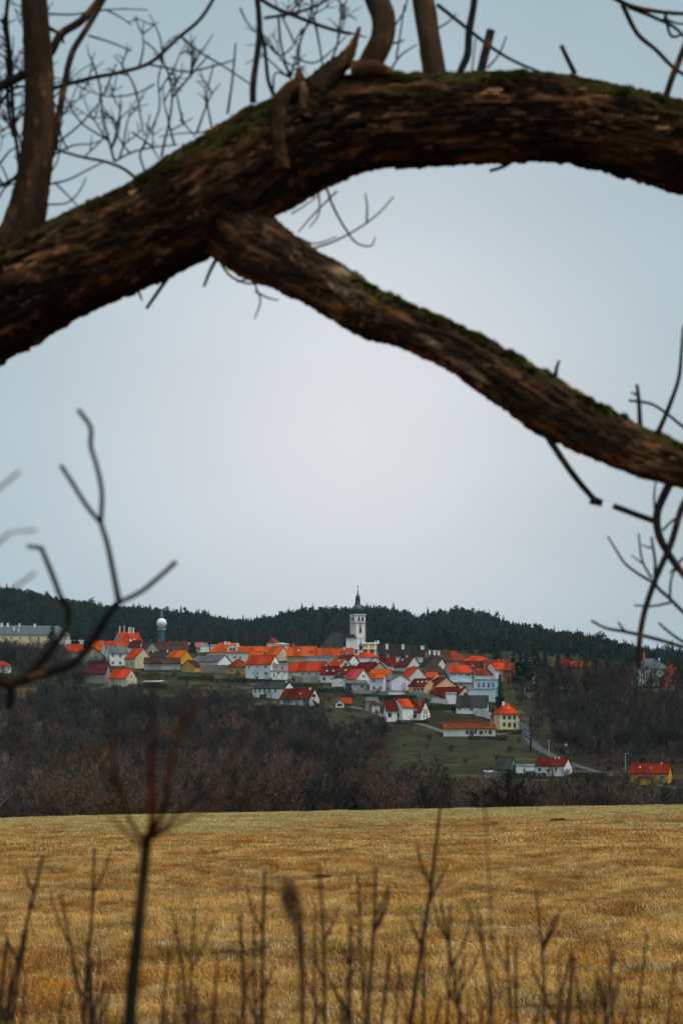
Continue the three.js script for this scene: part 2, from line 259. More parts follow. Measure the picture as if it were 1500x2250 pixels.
  for (const [px, yt, wp, cm, z] of o.ch ?? []) { // chimneys on the roof
    const s = face(px, w.yr)[0] === 'f' ? clamp(face(px, w.yr)[1], -L / 2 + (kind === 'hip' ? W * 0.3 : 0.6), L / 2 - (kind === 'hip' ? W * 0.3 : 0.6)) : t === 'R' ? L / 2 - 1.2 : -L / 2 + 1.2, zz = (z ?? 0.06) * W, y0 = roofAt(zz) - 0.5, y1 = Math.max((w.yb - yt) * m, y0 + 1.4);
    const q = mesh('chimney', CH, wallM[cm ?? 'white'], roof); q.position.set(s, y0, zz); q.scale.set((wp ?? 3.5) * m, y1 - y0, (wp ?? 3.5) * m * 0.8);
  }
  for (const [px, py, sw] of o.sky ?? []) { // roof lights on the slope that faces us
    const s = face(px, w.ye - 0.1)[1], y = (w.yb - py) * m, z = W / 2 * (1 - (y - H) / R), q = mesh('skylight', boxG(-0.5, 0.5, 0, 0.12, -0.6, 0.6), roofM.pale, roof);
    q.position.set(s, y + 0.22 * Math.sqrt(1 + (R / (W / 2)) ** 2) + 0.02, z); q.rotation.x = Math.atan2(R, W / 2); q.scale.setScalar((sw ?? 4.4) * m);
  }
  for (const [px, py, dw, dh, dm] of o.dorm ?? []) { // dormers: a little gabled house standing out of the slope
    const s = face(px, w.ye - 0.1)[1], y = (w.yb - py) * m, z = W / 2 * (1 - (y - H) / R), a = dw * m, h = dh * m, q = new THREE.Group();
    const d = put('dormer', gableWall(Math.max(1.6, z), a, h * 0.55, h * 0.45, 0.3), wallM[dm ?? 'white']); d.matrix.identity(); d.matrix.decompose(d.position, d.quaternion, d.scale);
    d.rotation.y = -Math.PI / 2; d.position.set(s, y - 0.3, z - Math.max(1.6, z) / 2 + 0.6); d.updateMatrix(); d.applyMatrix4(b.matrix);
    mesh('dormer_roof', gableRoof(Math.max(1.6, z), a, h * 0.55, h * 0.45, 0.2, 0.12), rm, d); addWindow(d, Math.max(1.6, z) / 2 + 0.01, h * 0.35, 0, a * 0.55, h * 0.45, Math.PI / 2);
  }
  for (const f of o.bands ?? []) put('string_course', boxG(-L / 2 - 0.06, L / 2 + 0.06, (w.yb - f) * m - 0.12, (w.yb - f) * m + 0.12, W / 2, W / 2 + 0.06), frameMat);
  return { L, W, H, R, put, roof, wall, m, face, b };
}
const TOWN = 'houses of the hillside town';
function house(name, label, wings, category = 'house', group = TOWN, Dfix) {
  const w0 = wings[0], px = w0.xb ?? (w0.xa + w0.xc) / 2, D = Dfix ?? groundD(px, w0.yb), origin = at(px, w0.yb, D);
  const g = thing(name, label, category, origin.toArray(), 0, group);
  const out = wings.map((w) => wing(g, origin, D - (w.dz ?? 0), w));
  g.userData.D = undefined; delete g.userData.D;
  return { g, D, origin, wings: out };
}
const w = (t, xa, xb, xc, yb, ye, yr, wall, rf, o = {}, dz = 0) => ({ t, xa, xb: t === 'S' || t === 'F' ? undefined : xb, xc, yb, ye, yr, wall, rf, o, dz });
const H = (n, l, ...ws) => house(n, l, ws);
// --- left end of the town
house('institute_building', 'long cream building with slate blue hipped roof and white chimneys at left edge', [w('S', -22, 0, 152, 1426, 1395, 1373, 'pyellow', 'slate', { roof: 'hip', depth: 14, turn: 0.18, auto: [9, 2], ch: [[6, 1368, 5], [19, 1368, 5], [44, 1369, 4], [77, 1369, 5], [32, 1377, 3.6, 'white', 0.28], [42, 1381, 3.6, 'white', 0.32]] })], 'building');
H('cottage', 'small white cottage with red hipped roof at the left edge', w('S', -14, 0, 25, 1478, 1463, 1453, 'white', 'red', { roof: 'hip', auto: [3, 1] }));
H('flat_roofed_house', 'small white flat roofed house with chimney among trees on the left', w('S', 77, 0, 106, 1447, 1431, 1427, 'white', 'grey', { roof: 'flat', auto: [4, 1], ch: [[92, 1420, 3]] }));
H('barn', 'long low barn with pale grey metal roof behind the left red roofs', w('S', 138, 0, 184, 1428, 1416, 1406, 'white', 'tin', { depth: 8 }));
H('house', 'house with a low orange red roof left of the brown gabled house', w('S', 148, 0, 180, 1446, 1431, 1416, 'greyw', 'red'));
H('house', 'grey brown gabled house behind the dark curved branch', w('R', 172, 184, 226, 1462, 1440, 1422, 'stone', 'rust', { depth: 10, gw: 2 }));
H('house', 'house with bright orange roof just left of the white house with grey roof', w('R', 198, 222, 232, 1442, 1429, 1408, 'greyw', 'orange'));
H('row_house', 'long low house with red roof and pale eaves under the chimney house', w('S', 230, 0, 282, 1433, 1419, 1408, 'dirty', 'red'));
H('big_house', 'tall house with red roof and five slender chimneys', w('L', 247, 268, 310, 1430, 1408, 1388, 'greyw', 'red', { ch: [[271, 1375, 2.4, 'cream'], [280, 1373, 3, 'sand'], [290, 1376, 2.2], [294, 1376, 2.2, 'cream'], [299, 1377, 2.2]] }));
H('house', 'house with maroon roof and white satellite dishes below the five chimneys', w('S', 283, 0, 308, 1436, 1421, 1408, 'dirty', 'maroon', { turn: -0.2 }));
H('house', 'white two storey house with dark grey roof beside the yellow house on the left', w('L', 228, 239, 279, 1463, 1434, 1419, 'white', 'grey', { w: [[248, 1440, 5, 6], [264, 1440, 5, 6], [248, 1456, 5, 6], [264, 1456, 5, 6]], ch: [[262, 1415, 3, 'greyw']] }));
H('house', 'pale yellow house with bright red roof and brown end wall', w('R', 270, 297, 331, 1469, 1445, 1424, 'pyellow', 'bright', { w: [[278, 1458, 3, 8], [289, 1458, 3, 8]] }));
H('house', 'brown gabled house with dark roof above the pale yellow house', w('R', 298, 317, 352, 1444, 1431, 1411, 'stone', 'dark', { depth: 10 }));
H('row_house', 'row with maroon roof left of the dark roof with brick chimneys', w('S', 318, 0, 364, 1433, 1420, 1409, 'dirty', 'maroon', { ch: [[333, 1405, 3], [350, 1405, 3, 'brick']] }));
H('row_house', 'row with dark brown roof and brick chimneys below the water tower', w('S', 352, 0, 412, 1440, 1429, 1409, 'greyw', 'brown', { ch: [[374, 1406, 4, 'brick'], [390, 1407, 4, 'brick'], [405, 1407, 4, 'brick']] }));
H('row_house', 'long building with rose pink roof and pink wall', w('S', 404, 0, 456, 1434, 1422, 1411, 'pinkw', 'rose', { auto: [7, 1] }));
H('flat_roofed_house', 'plain white flat block between pink roof and large orange roof', w('S', 441, 0, 478, 1438, 1419, 1416, 'white', 'pale', { roof: 'flat', depth: 9 }));
H('shed', 'low shed with dark green roof and two white vents', w('S', 329, 0, 371, 1456, 1444, 1432, 'stone', 'dark', { ch: [[337, 1428, 2.6], [369, 1427, 2.6]] }));
H('house', 'house with broad orange roof in the middle left of the town', w('R', 362, 394, 424, 1460, 1447, 1428, 'amber', 'orange', { depth: 12 }));
H('barn', 'long barn with weathered brown grey roof right of the pale yellow house', w('S', 318, 0, 396, 1472, 1457, 1445, 'greyw', 'brown', { depth: 9 }));
H('cottage', 'little ochre gabled cottage with maroon roof', w('L', 398, 428, 441, 1478, 1463, 1451, 'ochre', 'maroon', { depth: 8 }));
H('house', 'small brown gabled house with dark roof behind the grey green barn', w('R', 428, 458, 478, 1450, 1441, 1433, 'stone', 'dark'));
H('barn', 'long grey green roofed barn with white wall and grey gable', w('R', 416, 480, 507, 1467, 1453, 1439, 'white', 'grey', { depth: 10 }));
H('town_house', 'large house with hipped orange roof and pale gable dormer', w('S', 458, 0, 548, 1456, 1434, 1411, 'dirty', 'orange', { roof: 'hip', depth: 13, turn: 0.12, ch: [[497, 1408, 4.5], [504, 1409, 4.5], [523, 1412, 5.5, 'white', 0.2]], w: [[516, 1444, 7, 4], [528, 1444, 6, 4], [500, 1443, 4, 4]], dorm: [[511, 1430, 24, 15, 'dirty'], [491, 1429, 8, 5, 'greyw']] }));
H('house', 'long house with orange roof and one round topped dormer', w('S', 524, 0, 600, 1448, 1433, 1420, 'dirty', 'orange', { dorm: [[553, 1426, 8, 5, 'sand']] }));
H('house', 'orange roofed house with a pale yellow gable beside the black framed terrace', w('R', 546, 573, 586, 1457, 1443, 1431, 'yellow', 'orange'));
H('cottage', 'low yellow house under a dark red hipped roof', w('R', 498, 539, 549, 1481, 1466, 1446, 'ochre', 'rust', { roof: 'hip', w: [[510, 1473, 4.5, 6], [522, 1473, 4.5, 6], [533, 1473, 4.5, 6]] }));
H('house', 'tall white two storey house with red roof in the town front', w('R', 539, 595, 613, 1493, 1459, 1440, 'white', 'red', { depth: 10, bands: [1472], w: [[547, 1465, 4, 5], [566, 1465, 3, 4], [584, 1465, 6, 5], [555, 1479, 2.6, 3.4], [566, 1479, 3, 5], [585, 1479, 6, 5], [602, 1456, 3, 4]], ch: [[572, 1434, 3.4, 'brick']] }));
H('flat_roofed_house', 'narrow house pink above and white below with railed balcony', w('S', 596, 0, 633, 1492, 1460, 1458, 'pinkw', 'pale', { roof: 'flat', depth: 8, w: [[602, 1466, 3.6, 6], [608, 1466, 3.6, 6], [620, 1467, 5, 8]] }), w('S', 595, 0, 632, 1492, 1475, 1473, 'white', 'tin', { roof: 'flat', depth: 3.5, w: [[602, 1483, 3, 8, 'door'], [612, 1479, 5, 4], [626, 1479, 2.4, 4]] }, 4));
H('row_house', 'long white house with wide orange red roof at the town front', w('R', 632, 709, 723, 1494, 1474, 1454, 'dirty', 'red', { depth: 9, w: [[640, 1479, 3, 4], [665, 1480, 5, 4.4], [680, 1480, 5, 4.4], [696, 1481, 4, 4.4], [716, 1470, 3, 4]] }));
H('house', 'cream gabled house between orange roofs below the white gabled hall', w('R', 582, 607, 638, 1453, 1442, 1420, 'cream', 'orange', { depth: 11 }));
H('row_house', 'long orange roof with dormers just left of the church', w('S', 690, 0, 777, 1452, 1440, 1424, 'sand', 'ember', { depth: 10, turn: 0.06, ch: [[727, 1419, 4, 'brick'], [742, 1420, 4, 'brick'], [757, 1421, 4, 'white']], dorm: [[715, 1436, 9, 6, 'greyw'], [750, 1436, 8, 6, 'brick'], [764, 1438, 8, 6, 'white']] }));
H('row_house', 'tall orange roof with square chimney right of the cream gable', w('S', 630, 0, 694, 1455, 1441, 1420, 'sand', 'orange', { depth: 11, turn: -0.05, ch: [[643, 1413, 6, 'orangeb'], [676, 1417, 8, 'orangeb', -0.05]], dorm: [[667, 1432, 8, 6, 'white'], [684, 1434, 8, 6, 'brick']], sky: [[655, 1430, 4]] }));
H('gabled_hall', 'white curved gable hall with dark red hipped roof on the skyline', w('S', 588, 0, 616, 1430, 1413, 1400, 'white', 'rust', { roof: 'hip', depth: 9, ch: [[582, 1404, 3, 'brick'], [592, 1401, 3, 'brick']] }), w('S', 603, 0, 636, 1430, 1416, 1411, 'white', 'pale', { roof: 'hip', depth: 8 }, 3));
H('flat_roofed_house', 'pale grey flat roofed block in front of the long orange roof', w('S', 674, 0, 738, 1460, 1443, 1441, 'greyw', 'tin', { roof: 'flat', depth: 7, w: [[700, 1447, 3, 4], [720, 1447, 3, 4]] }));
H('row_house', 'house with a steep orange roof and grey dormer left of the church tower', w('S', 734, 0, 790, 1438, 1424, 1410, 'cream', 'orange', { roof: 'hip', depth: 11, dorm: [[763, 1420, 13, 8, 'greyw']] }));
H('house', 'house with dark brown red roof and white gable below the town hall', w('R', 735, 763, 791, 1464, 1455, 1439, 'white', 'maroon', { depth: 9, ch: [[748, 1436, 3, 'brick']], gw: 1 }));
H('house', 'red roofed house with cream gable and one dark attic window', w('R', 718, 743, 774, 1474, 1464, 1447, 'cream', 'red', { depth: 9, w: [[759, 1459, 4.6, 5, 'd']], sky: [[734, 1452]] }));
H('house', 'white house under long dark red roof with two roof lights', w('S', 703, 0, 774, 1500, 1482, 1464, 'white', 'dred', { depth: 10, turn: -0.25, w: [[712, 1491, 5, 6, 'r']], sky: [[716, 1475], [730, 1475], [757, 1474]], ch: [[744, 1460, 3.5]] }));
H('house', 'house with bright pinkish red roof white gable and glazed annex', w('R', 757, 783, 814, 1506, 1491, 1470, 'white', 'pink', { depth: 9, w: [[797, 1485, 2.4, 6], [801, 1485, 2.4, 6]] }), w('F', 729, 0, 761, 1510, 1492, 1478, 'dirty', 'grey', { depth: 8, w: [[737, 1488, 4.5, 6, 'd'], [742.5, 1486, 4.5, 8, 'd'], [748, 1486, 4.5, 8, 'd'], [753, 1488, 4.5, 6, 'd'], [750, 1499, 3, 3]] }, 5));
H('shed', 'grey lean-to shed with dark open doorway under the pinkish red roof', w('S', 759, 0, 807, 1519, 1502, 1494, 'greyw', 'grey', { roof: 'mono', depth: 7, w: [[766, 1508, 11, 12, 'd'], [795, 1508, 5, 5, 'd']] }));
H('house', 'house with dark red roof white chimney and tan gable in mid town', w('R', 772, 816, 853, 1487, 1473, 1454, 'sand', 'dred', { depth: 10, ch: [[814, 1452, 5]] }));
H('house', 'broad white gabled house with clipped gable under the small turret', w('F', 799, 0, 850, 1479, 1462, 1444, 'white', 'dred', { depth: 12, w: [[815, 1466, 3, 4], [832, 1466, 3, 4]] }));
H('house', 'house with crimson roof in front of the long black roof', w('S', 836, 0, 870, 1474, 1462, 1441, 'white', 'dred', { depth: 10, ch: [[854, 1437, 4, 'sand']] }));
H('house', 'house with dark brown roof and weathered white gable', w('R', 868, 894, 926, 1476, 1464, 1442, 'dirty', 'maroon', { depth: 10, ch: [[875, 1448, 3.6, 'white', 0.2], [880, 1438, 5, 'sand']] }));
H('house', 'small house with orange roof right behind the lilac house', w('S', 812, 0, 856, 1494, 1484, 1471, 'sand', 'orange', { depth: 9, turn: -0.2 }));
H('house', 'lilac two storey house with balcony and broad pale gable', w('R', 812, 860, 901, 1521, 1494, 1482, 'lilac', 'grey', { depth: 10, w: [[821, 1496, 4.5, 6], [821, 1511, 4.5, 8], [854, 1496, 3.6, 6], [854, 1512, 3.6, 7], [838, 1496, 5, 5]] }), w('S', 812, 0, 842, 1519, 1490, 1481, 'lilac', 'orange', { depth: 6, turn: -0.2, w: [[821, 1496, 4.5, 6], [821, 1511, 4.5, 8], [836, 1511, 5, 6]] }, 3));
H('shed', 'low white flat roofed annex in front of the lilac house', w('S', 853, 0, 889, 1527, 1519, 1516, 'white', 'pale', { roof: 'flat', depth: 5 }));
H('house', 'house with red roof and grey white gable behind the peach houses', w('R', 876, 896, 941, 1502, 1490, 1466, 'dirty', 'red', { depth: 11, ch: [[890, 1462, 3.4, 'brick']] }));
H('big_house', 'house under a big brown pyramid roof', w('S', 918, 0, 976, 1494, 1481, 1448, 'greyw', 'brown', { roof: 'hip', depth: 13, turn: -0.15 }));
H('house', 'small house with orange roof and cream gable under the brown pyramid roof', w('R', 932, 953, 968, 1499, 1488, 1477, 'cream', 'orange'));
H('house', 'peach house with three roof lights and dark red roof', w('R', 898, 932, 959, 1527, 1507, 1491, 'peach', 'dred', { depth: 9, w: [[911, 1514, 4, 5, 'r'], [919, 1514, 4, 5, 'r'], [927, 1514, 4, 5, 'r']], sky: [[912, 1499], [921, 1499], [930, 1499]] }));
H('house', 'peach house with windowless broad gable and dark red roof', w('R', 938, 957, 1004, 1524, 1506, 1488, 'peach', 'dred', { depth: 11 }));
H('house', 'cream house with sweeping dark red roof below the peach houses', w('R', 940, 1003, 1043, 1541, 1530, 1509, 'cream', 'dred', { depth: 11, w: [[1022, 1525, 5, 6, 'r'], [1029, 1527, 3, 4, 'r'], [976, 1535, 4, 4]], ch: [[996, 1507, 5]] }));
H('outbuilding', 'narrow white cubic outbuilding at the corner of the grey roofed barn', w('S', 982, 0, 1002, 1547, 1524, 1521, 'white', 'pale', { roof: 'flat', depth: 5 }));
H('barn', 'white walled barn with mossy dark grey roof', w('S', 1002, 0, 1069, 1569, 1553, 1529, 'white', 'dark', { depth: 11, turn: -0.12, w: [[1010, 1557, 4, 5], [1035, 1559, 7, 5], [1056, 1558, 5.4, 6]] }));
H('house', 'sky blue house with orange red roof and white side gable', w('L', 974, 989, 1038, 1494, 1477, 1461, 'blue', 'bright', { depth: 9, w: [[992, 1482, 3.8, 4.4], [999, 1482, 3.8, 4.4], [1010, 1482, 2, 4.4], [1014, 1482, 2, 4.4], [1025, 1482, 3.8, 4.4], [1031, 1482, 3.8, 4.4]], ch: [[1004, 1459, 3, 'brick']] }));
H('workshop', 'grey flat roofed workshop between the sky blue buildings', w('S', 994, 0, 1043, 1513, 1500, 1490, 'greyw', 'tin', { roof: 'mono', depth: 11, w: [[1001, 1504, 5, 4], [1012, 1504, 5, 4]] }));
H('factory', 'light blue flat roofed building with four tall windows', w('S', 1040, 0, 1096, 1534, 1495, 1492, 'blue', 'tin', { roof: 'flat', depth: 12, turn: -0.12, bands: [1497], w: [[1052, 1505, 5, 10], [1062, 1505, 5, 10], [1073, 1505, 5, 10], [1083, 1505, 5, 10]] }), w('S', 1028, 0, 1086, 1534, 1514, 1512, 'pblue', 'pale', { roof: 'flat', depth: 5, turn: -0.12 }, 9));
H('house', 'white house with rusty brown roof behind the light blue building', w('S', 1043, 0, 1092, 1497, 1482, 1468, 'white', 'rust', { depth: 10 }));
H('house', 'red roofed house with bare white end wall beside the spruces', w('L', 1068, 1088, 1120, 1498, 1471, 1456, 'white', 'bright', { depth: 10, w: [[1078, 1466, 2, 3]] }));
H('house', 'rust red house half hidden behind the dark spruces', w('R', 1106, 1124, 1136, 1500, 1472, 1457, 'brick', 'rust'));
H('row_house', 'house with brick orange hipped roof on the skyline', w('S', 962, 0, 1030, 1466, 1452, 1429, 'sand', 'rust', { roof: 'hip', depth: 12 }));
H('row_house', 'long house with pale orange roof right of the brick orange one', w('S', 1018, 0, 1080, 1468, 1453, 1440, 'sand', 'bright', { roof: 'hip', depth: 10 }));
H('row_house', 'maroon roofed row with one white dormer above the sky blue house', w('S', 1024, 0, 1082, 1478, 1467, 1453, 'dirty', 'maroon', { depth: 9, dorm: [[1038, 1464, 7, 6, 'white']] }));
H('row_house', 'row with reddish brown roof running to the spruces', w('S', 1066, 0, 1122, 1480, 1463, 1450, 'sand', 'rust', { depth: 9, ch: [[1098, 1446, 4, 'orangeb']] }));
H('house', 'grey brown roofed house with orange and white chimneys right of the long black roof', w('S', 935, 0, 990, 1470, 1452, 1437, 'stone', 'brown', { depth: 10, ch: [[938, 1432, 5, 'orangeb', 0.2], [946, 1428, 4], [957, 1428, 5], [966, 1429, 5]] }));
H('house', 'pale gabled house with black green roof above the brown pyramid roof', w('R', 922, 958, 984, 1484, 1464, 1446, 'dirty', 'dark', { depth: 9 }));
H('row_house', 'long black brown roof with three tapered white chimneys', w('S', 832, 0, 940, 1456, 1441, 1415, 'dirty', 'black', { depth: 14, turn: 0.05, ch: [[851, 1414, 5.5, 'white', 0.2], [886, 1415, 5.5, 'white', 0.2], [929, 1418, 7, 'white', 0.2]] }));
// --- below the town
H('house', 'maroon roofed grey house behind bare trees at lower left', w('R', 186, 232, 241, 1502, 1479, 1458, 'stone', 'maroon', { auto: [3, 1] }));
H('house', 'cream cottage with bright red roof at the lower left wood edge', w('R', 237, 277, 298, 1506, 1489, 1470, 'cream', 'bright', { depth: 9, w: [[243, 1496, 2.6, 6], [250, 1496, 2.6, 6], [257, 1496, 2.6, 6], [264, 1496, 2.6, 6], [287, 1486, 3, 5]] }));
H('carport', 'low white roofed carport right of the cream cottage', w('S', 313, 0, 353, 1505, 1499, 1495, 'wood', 'pale', { roof: 'mono', depth: 5, turn: -0.2 }));
H('house', 'white house with grey roof and five windows above the wood', w('R', 554, 624, 646, 1537, 1512, 1498, 'white', 'dark', { depth: 11, w: [[560, 1517, 4, 8], [570, 1517, 4, 8], [581, 1517, 4, 8], [592, 1517, 4, 8], [605, 1517, 4, 8], [577, 1530, 14, 9, 'd']], ch: [[644, 1504, 3.4]] }));
H('house', 'white cottage with long dark red roof behind bare trees above the wood', w('R', 614, 680, 702, 1553, 1535, 1513, 'dirty', 'dred', { depth: 10, w: [[625, 1541, 4, 6], [634, 1541, 4, 6], [642, 1541, 3.4, 5], [650, 1541, 3.4, 5], [668, 1541, 5, 6], [689, 1528, 6, 6, 'd'], [692, 1544, 5, 7, 'd']], ch: [[671, 1510, 4.5]], sky: [[655, 1525, 3]] }));
H('garden_hut', 'tiny white gabled hut among shrubs below the town', w('F', 737, 0, 756, 1555, 1546, 1538, 'white', 'grey', { depth: 5, w: [[746, 1549, 9, 5, 'd']] }));
H('garden_hut', 'hut with faded red roof beside the tiny white hut', w('S', 750, 0, 772, 1553, 1545, 1534, 'wood', 'red', { depth: 5 }));
H('shed', 'beige tumbledown shed between villa and tiny huts', w('R', 803, 826, 834, 1562, 1540, 1532, 'sand', 'grey', { depth: 6, w: [[814, 1552, 5, 7, 'd']] }), w('S', 818, 0, 834, 1562, 1550, 1544, 'dirty', 'maroon', { roof: 'mono', depth: 4 }, 4));
H('villa', 'white villa with bright and dark red roofs dormers and tall gable', w('R', 884, 924, 946, 1584, 1565, 1541, 'white', 'dred', { depth: 10, w: [[932, 1563, 2.6, 10], [937, 1563, 2.6, 10], [931, 1574, 2.4, 8], [938, 1574, 2.4, 8], [911, 1573, 7, 8, 'd'], [890, 1572, 4, 10, 'd']], dorm: [[900, 1561, 7, 8], [911, 1561, 7, 8]], ch: [[916, 1539, 5, 'orangeb', 0.2]] }), w('L', 861, 884, 908, 1580, 1553, 1536, 'white', 'bright', { depth: 9, w: [[868, 1557, 3, 6, 'd'], [874, 1557, 3, 6, 'd'], [867, 1571, 3, 6, 'd'], [875, 1571, 3, 8, 'd']] }, 2), w('S', 848, 0, 872, 1577, 1561, 1541, 'white', 'dred', { depth: 8, w: [[856, 1571, 7, 9, 'd']] }, 1));
H('stable', 'long low red roofed stable with brick and white patched wall', w('S', 974, 0, 1087, 1618, 1602, 1592, 'dirty', 'rust', { roof: 'mono', depth: 6, turn: -0.06, w: [[1026, 1609, 6, 7, 'r'], [1036, 1609, 8, 8, 'r'], [1044, 1608, 4, 9, 'd'], [1056, 1610, 7, 7, 'r'], [1066, 1608, 4, 6], [1076, 1609, 6, 8, 'r']], ch: [[1079, 1577, 6, 'orangeb', -0.2]] }), w('S', 990, 0, 1060, 1598, 1584, 1582, 'brick', 'orange', { roof: 'flat', depth: 1.2, turn: -0.06 }, -3));
H('cream_house', 'cream two storey house with steep red hipped roof above the road', w('S', 1097, 0, 1140, 1605, 1569, 1543, 'pyellow', 'bright', { roof: 'hip', depth: 9, turn: 0.22, bands: [1584], fm: darkFrame, w: [[1107, 1576, 5, 8], [1118.5, 1576, 5, 8], [1130, 1576, 5, 8], [1107, 1592, 5, 7], [1118.5, 1593, 5, 9], [1130, 1593, 5, 9]], ch: [[1110, 1541, 5, 'white', 0.1]], sky: [[1119, 1558, 3]] }));
H('bungalow', 'white bungalow with dark red roof at the valley bottom', w('R', 1178, 1239, 1261, 1706, 1683, 1667, 'white', 'dred', { depth: 10, w: [[1187, 1691, 6.4, 7], [1206, 1692, 6.4, 7], [1222, 1690, 2.4, 3.4], [1235, 1691, 2.4, 4], [1248, 1693, 4, 6]], ch: [[1221, 1664, 3], [1213, 1666, 2.4]] }));
H('barn', 'dark roofed barn with mint green gable beside the white bungalow', w('R', 1090, 1120, 1138, 1700, 1690, 1665, 'green', 'dark', { depth: 8 }));
H('flat_roofed_house', 'low white flat roofed garage joining the bungalow', w('S', 1134, 0, 1180, 1700, 1682, 1679, 'dirty', 'pale', { roof: 'flat', depth: 6 }));
H('greenhouse', 'small bluish greenhouse in front of the white garage', w('S', 1155, 0, 1177, 1704, 1694, 1688, 'glassy', 'tin', { depth: 4 }));
H('shed', 'tiny grey shed on the meadow left of the mint green gable', w('S', 1066, 0, 1088, 1708, 1698, 1694, 'greyw', 'tin', { roof: 'mono', depth: 4 }));
H('bungalow', 'amber yellow house with red roof at the far right of the valley', w('R', 1387, 1467, 1483, 1722, 1699, 1679, 'amber', 'deep', { depth: 10, w: [[1398, 1702, 9, 3.6], [1417, 1704, 3.6, 4], [1425, 1704, 3.6, 4], [1432, 1706, 6, 5], [1454, 1709, 9, 8], [1468, 1711, 9, 5]], sky: [[1405, 1688, 4], [1429, 1690, 3]], ch: [[1450, 1676, 3]] }), w('S', 1402, 0, 1426, 1723, 1710, 1706, 'amber', 'dred', { depth: 3, turn: -0.2, roof: 'mono' }, 7));
// --- the part of the town behind the bare wood on the right
H('manor', 'white manor with dark slate hipped roof behind the bare wood at right', w('S', 1398, 0, 1472, 1508, 1470, 1446, 'dirty', 'slate', { roof: 'hip', depth: 12, turn: 0.15, ch: [[1421, 1432, 4, 'orangeb'], [1459, 1448, 3, 'white']], w: [[1430, 1478, 5, 6], [1450, 1478, 4, 6], [1412, 1478, 4, 6], [1430, 1492, 4, 6], [1450, 1492, 4, 6]] }));
H('cottage', 'pale blue curly gabled cottage in front of the slate roofed manor', w('F', 1421, 0, 1442, 1513, 1500, 1493, 'pblue', 'tin', { depth: 7, w: [[1432, 1503, 4, 6]] }));
H('house', 'orange brick gabled house at the right edge', w('R', 1460, 1466, 1498, 1512, 1478, 1459, 'orangeb', 'rust', { depth: 9, gw: 2 }));
H('cottage', 'low cottage with bright red roof at the right edge', w('R', 1448, 1470, 1486, 1518, 1509, 1498, 'white', 'bright', { depth: 7 }));
H('house', 'ochre house under red roof hidden low behind the right wood', w('S', 1406, 0, 1456, 1527, 1512, 1507, 'ochre', 'brown', { roof: 'flat', depth: 7, auto: [4, 1] }));
H('school', 'brick red building seen through the tops of the bare wood', w('S', 1206, 0, 1312, 1486, 1466, 1452, 'brick', 'rust', { roof: 'hip', depth: 12, auto: [8, 1] }), w('S', 1228, 0, 1252, 1486, 1464, 1450, 'brick', 'deep', { depth: 5 }, 3));
H('house', 'cream house hidden behind trunks of the bare wood', w('S', 1218, 0, 1264, 1514, 1502, 1492, 'peach', 'maroon', { depth: 9, auto: [4, 1] }));
H('cottage', 'small low white cottage with grey roof right of the light blue building', w('S', 1156, 0, 1202, 1532, 1518, 1500, 'dirty', 'dark', { depth: 9, ch: [[1176, 1485, 4.4]] }));

// --- the brick stack
{ const p = at(1039, 1514, groundD(1039, 1514) - 4), m = -p.z / FOC, g = thing('factory_chimney', 'slim red brick factory chimney beside the light blue building', 'chimney', p.toArray());
  mesh('shaft', fromTris(hexa([[-2.5, -20, 2.5], [2.5, -20, 2.5], [2.5, -20, -2.5], [-2.5, -20, -2.5], [-2, 36, 2], [2, 36, 2], [2, 36, -2], [-2, 36, -2]].map((q) => q.map((v) => v * m)))), wallM.brick, g);
  mesh('cap', boxG(-2.5 * m, 2.5 * m, 36 * m, 37.2 * m, -2.5 * m, 2.5 * m), wallM.brick, g); }

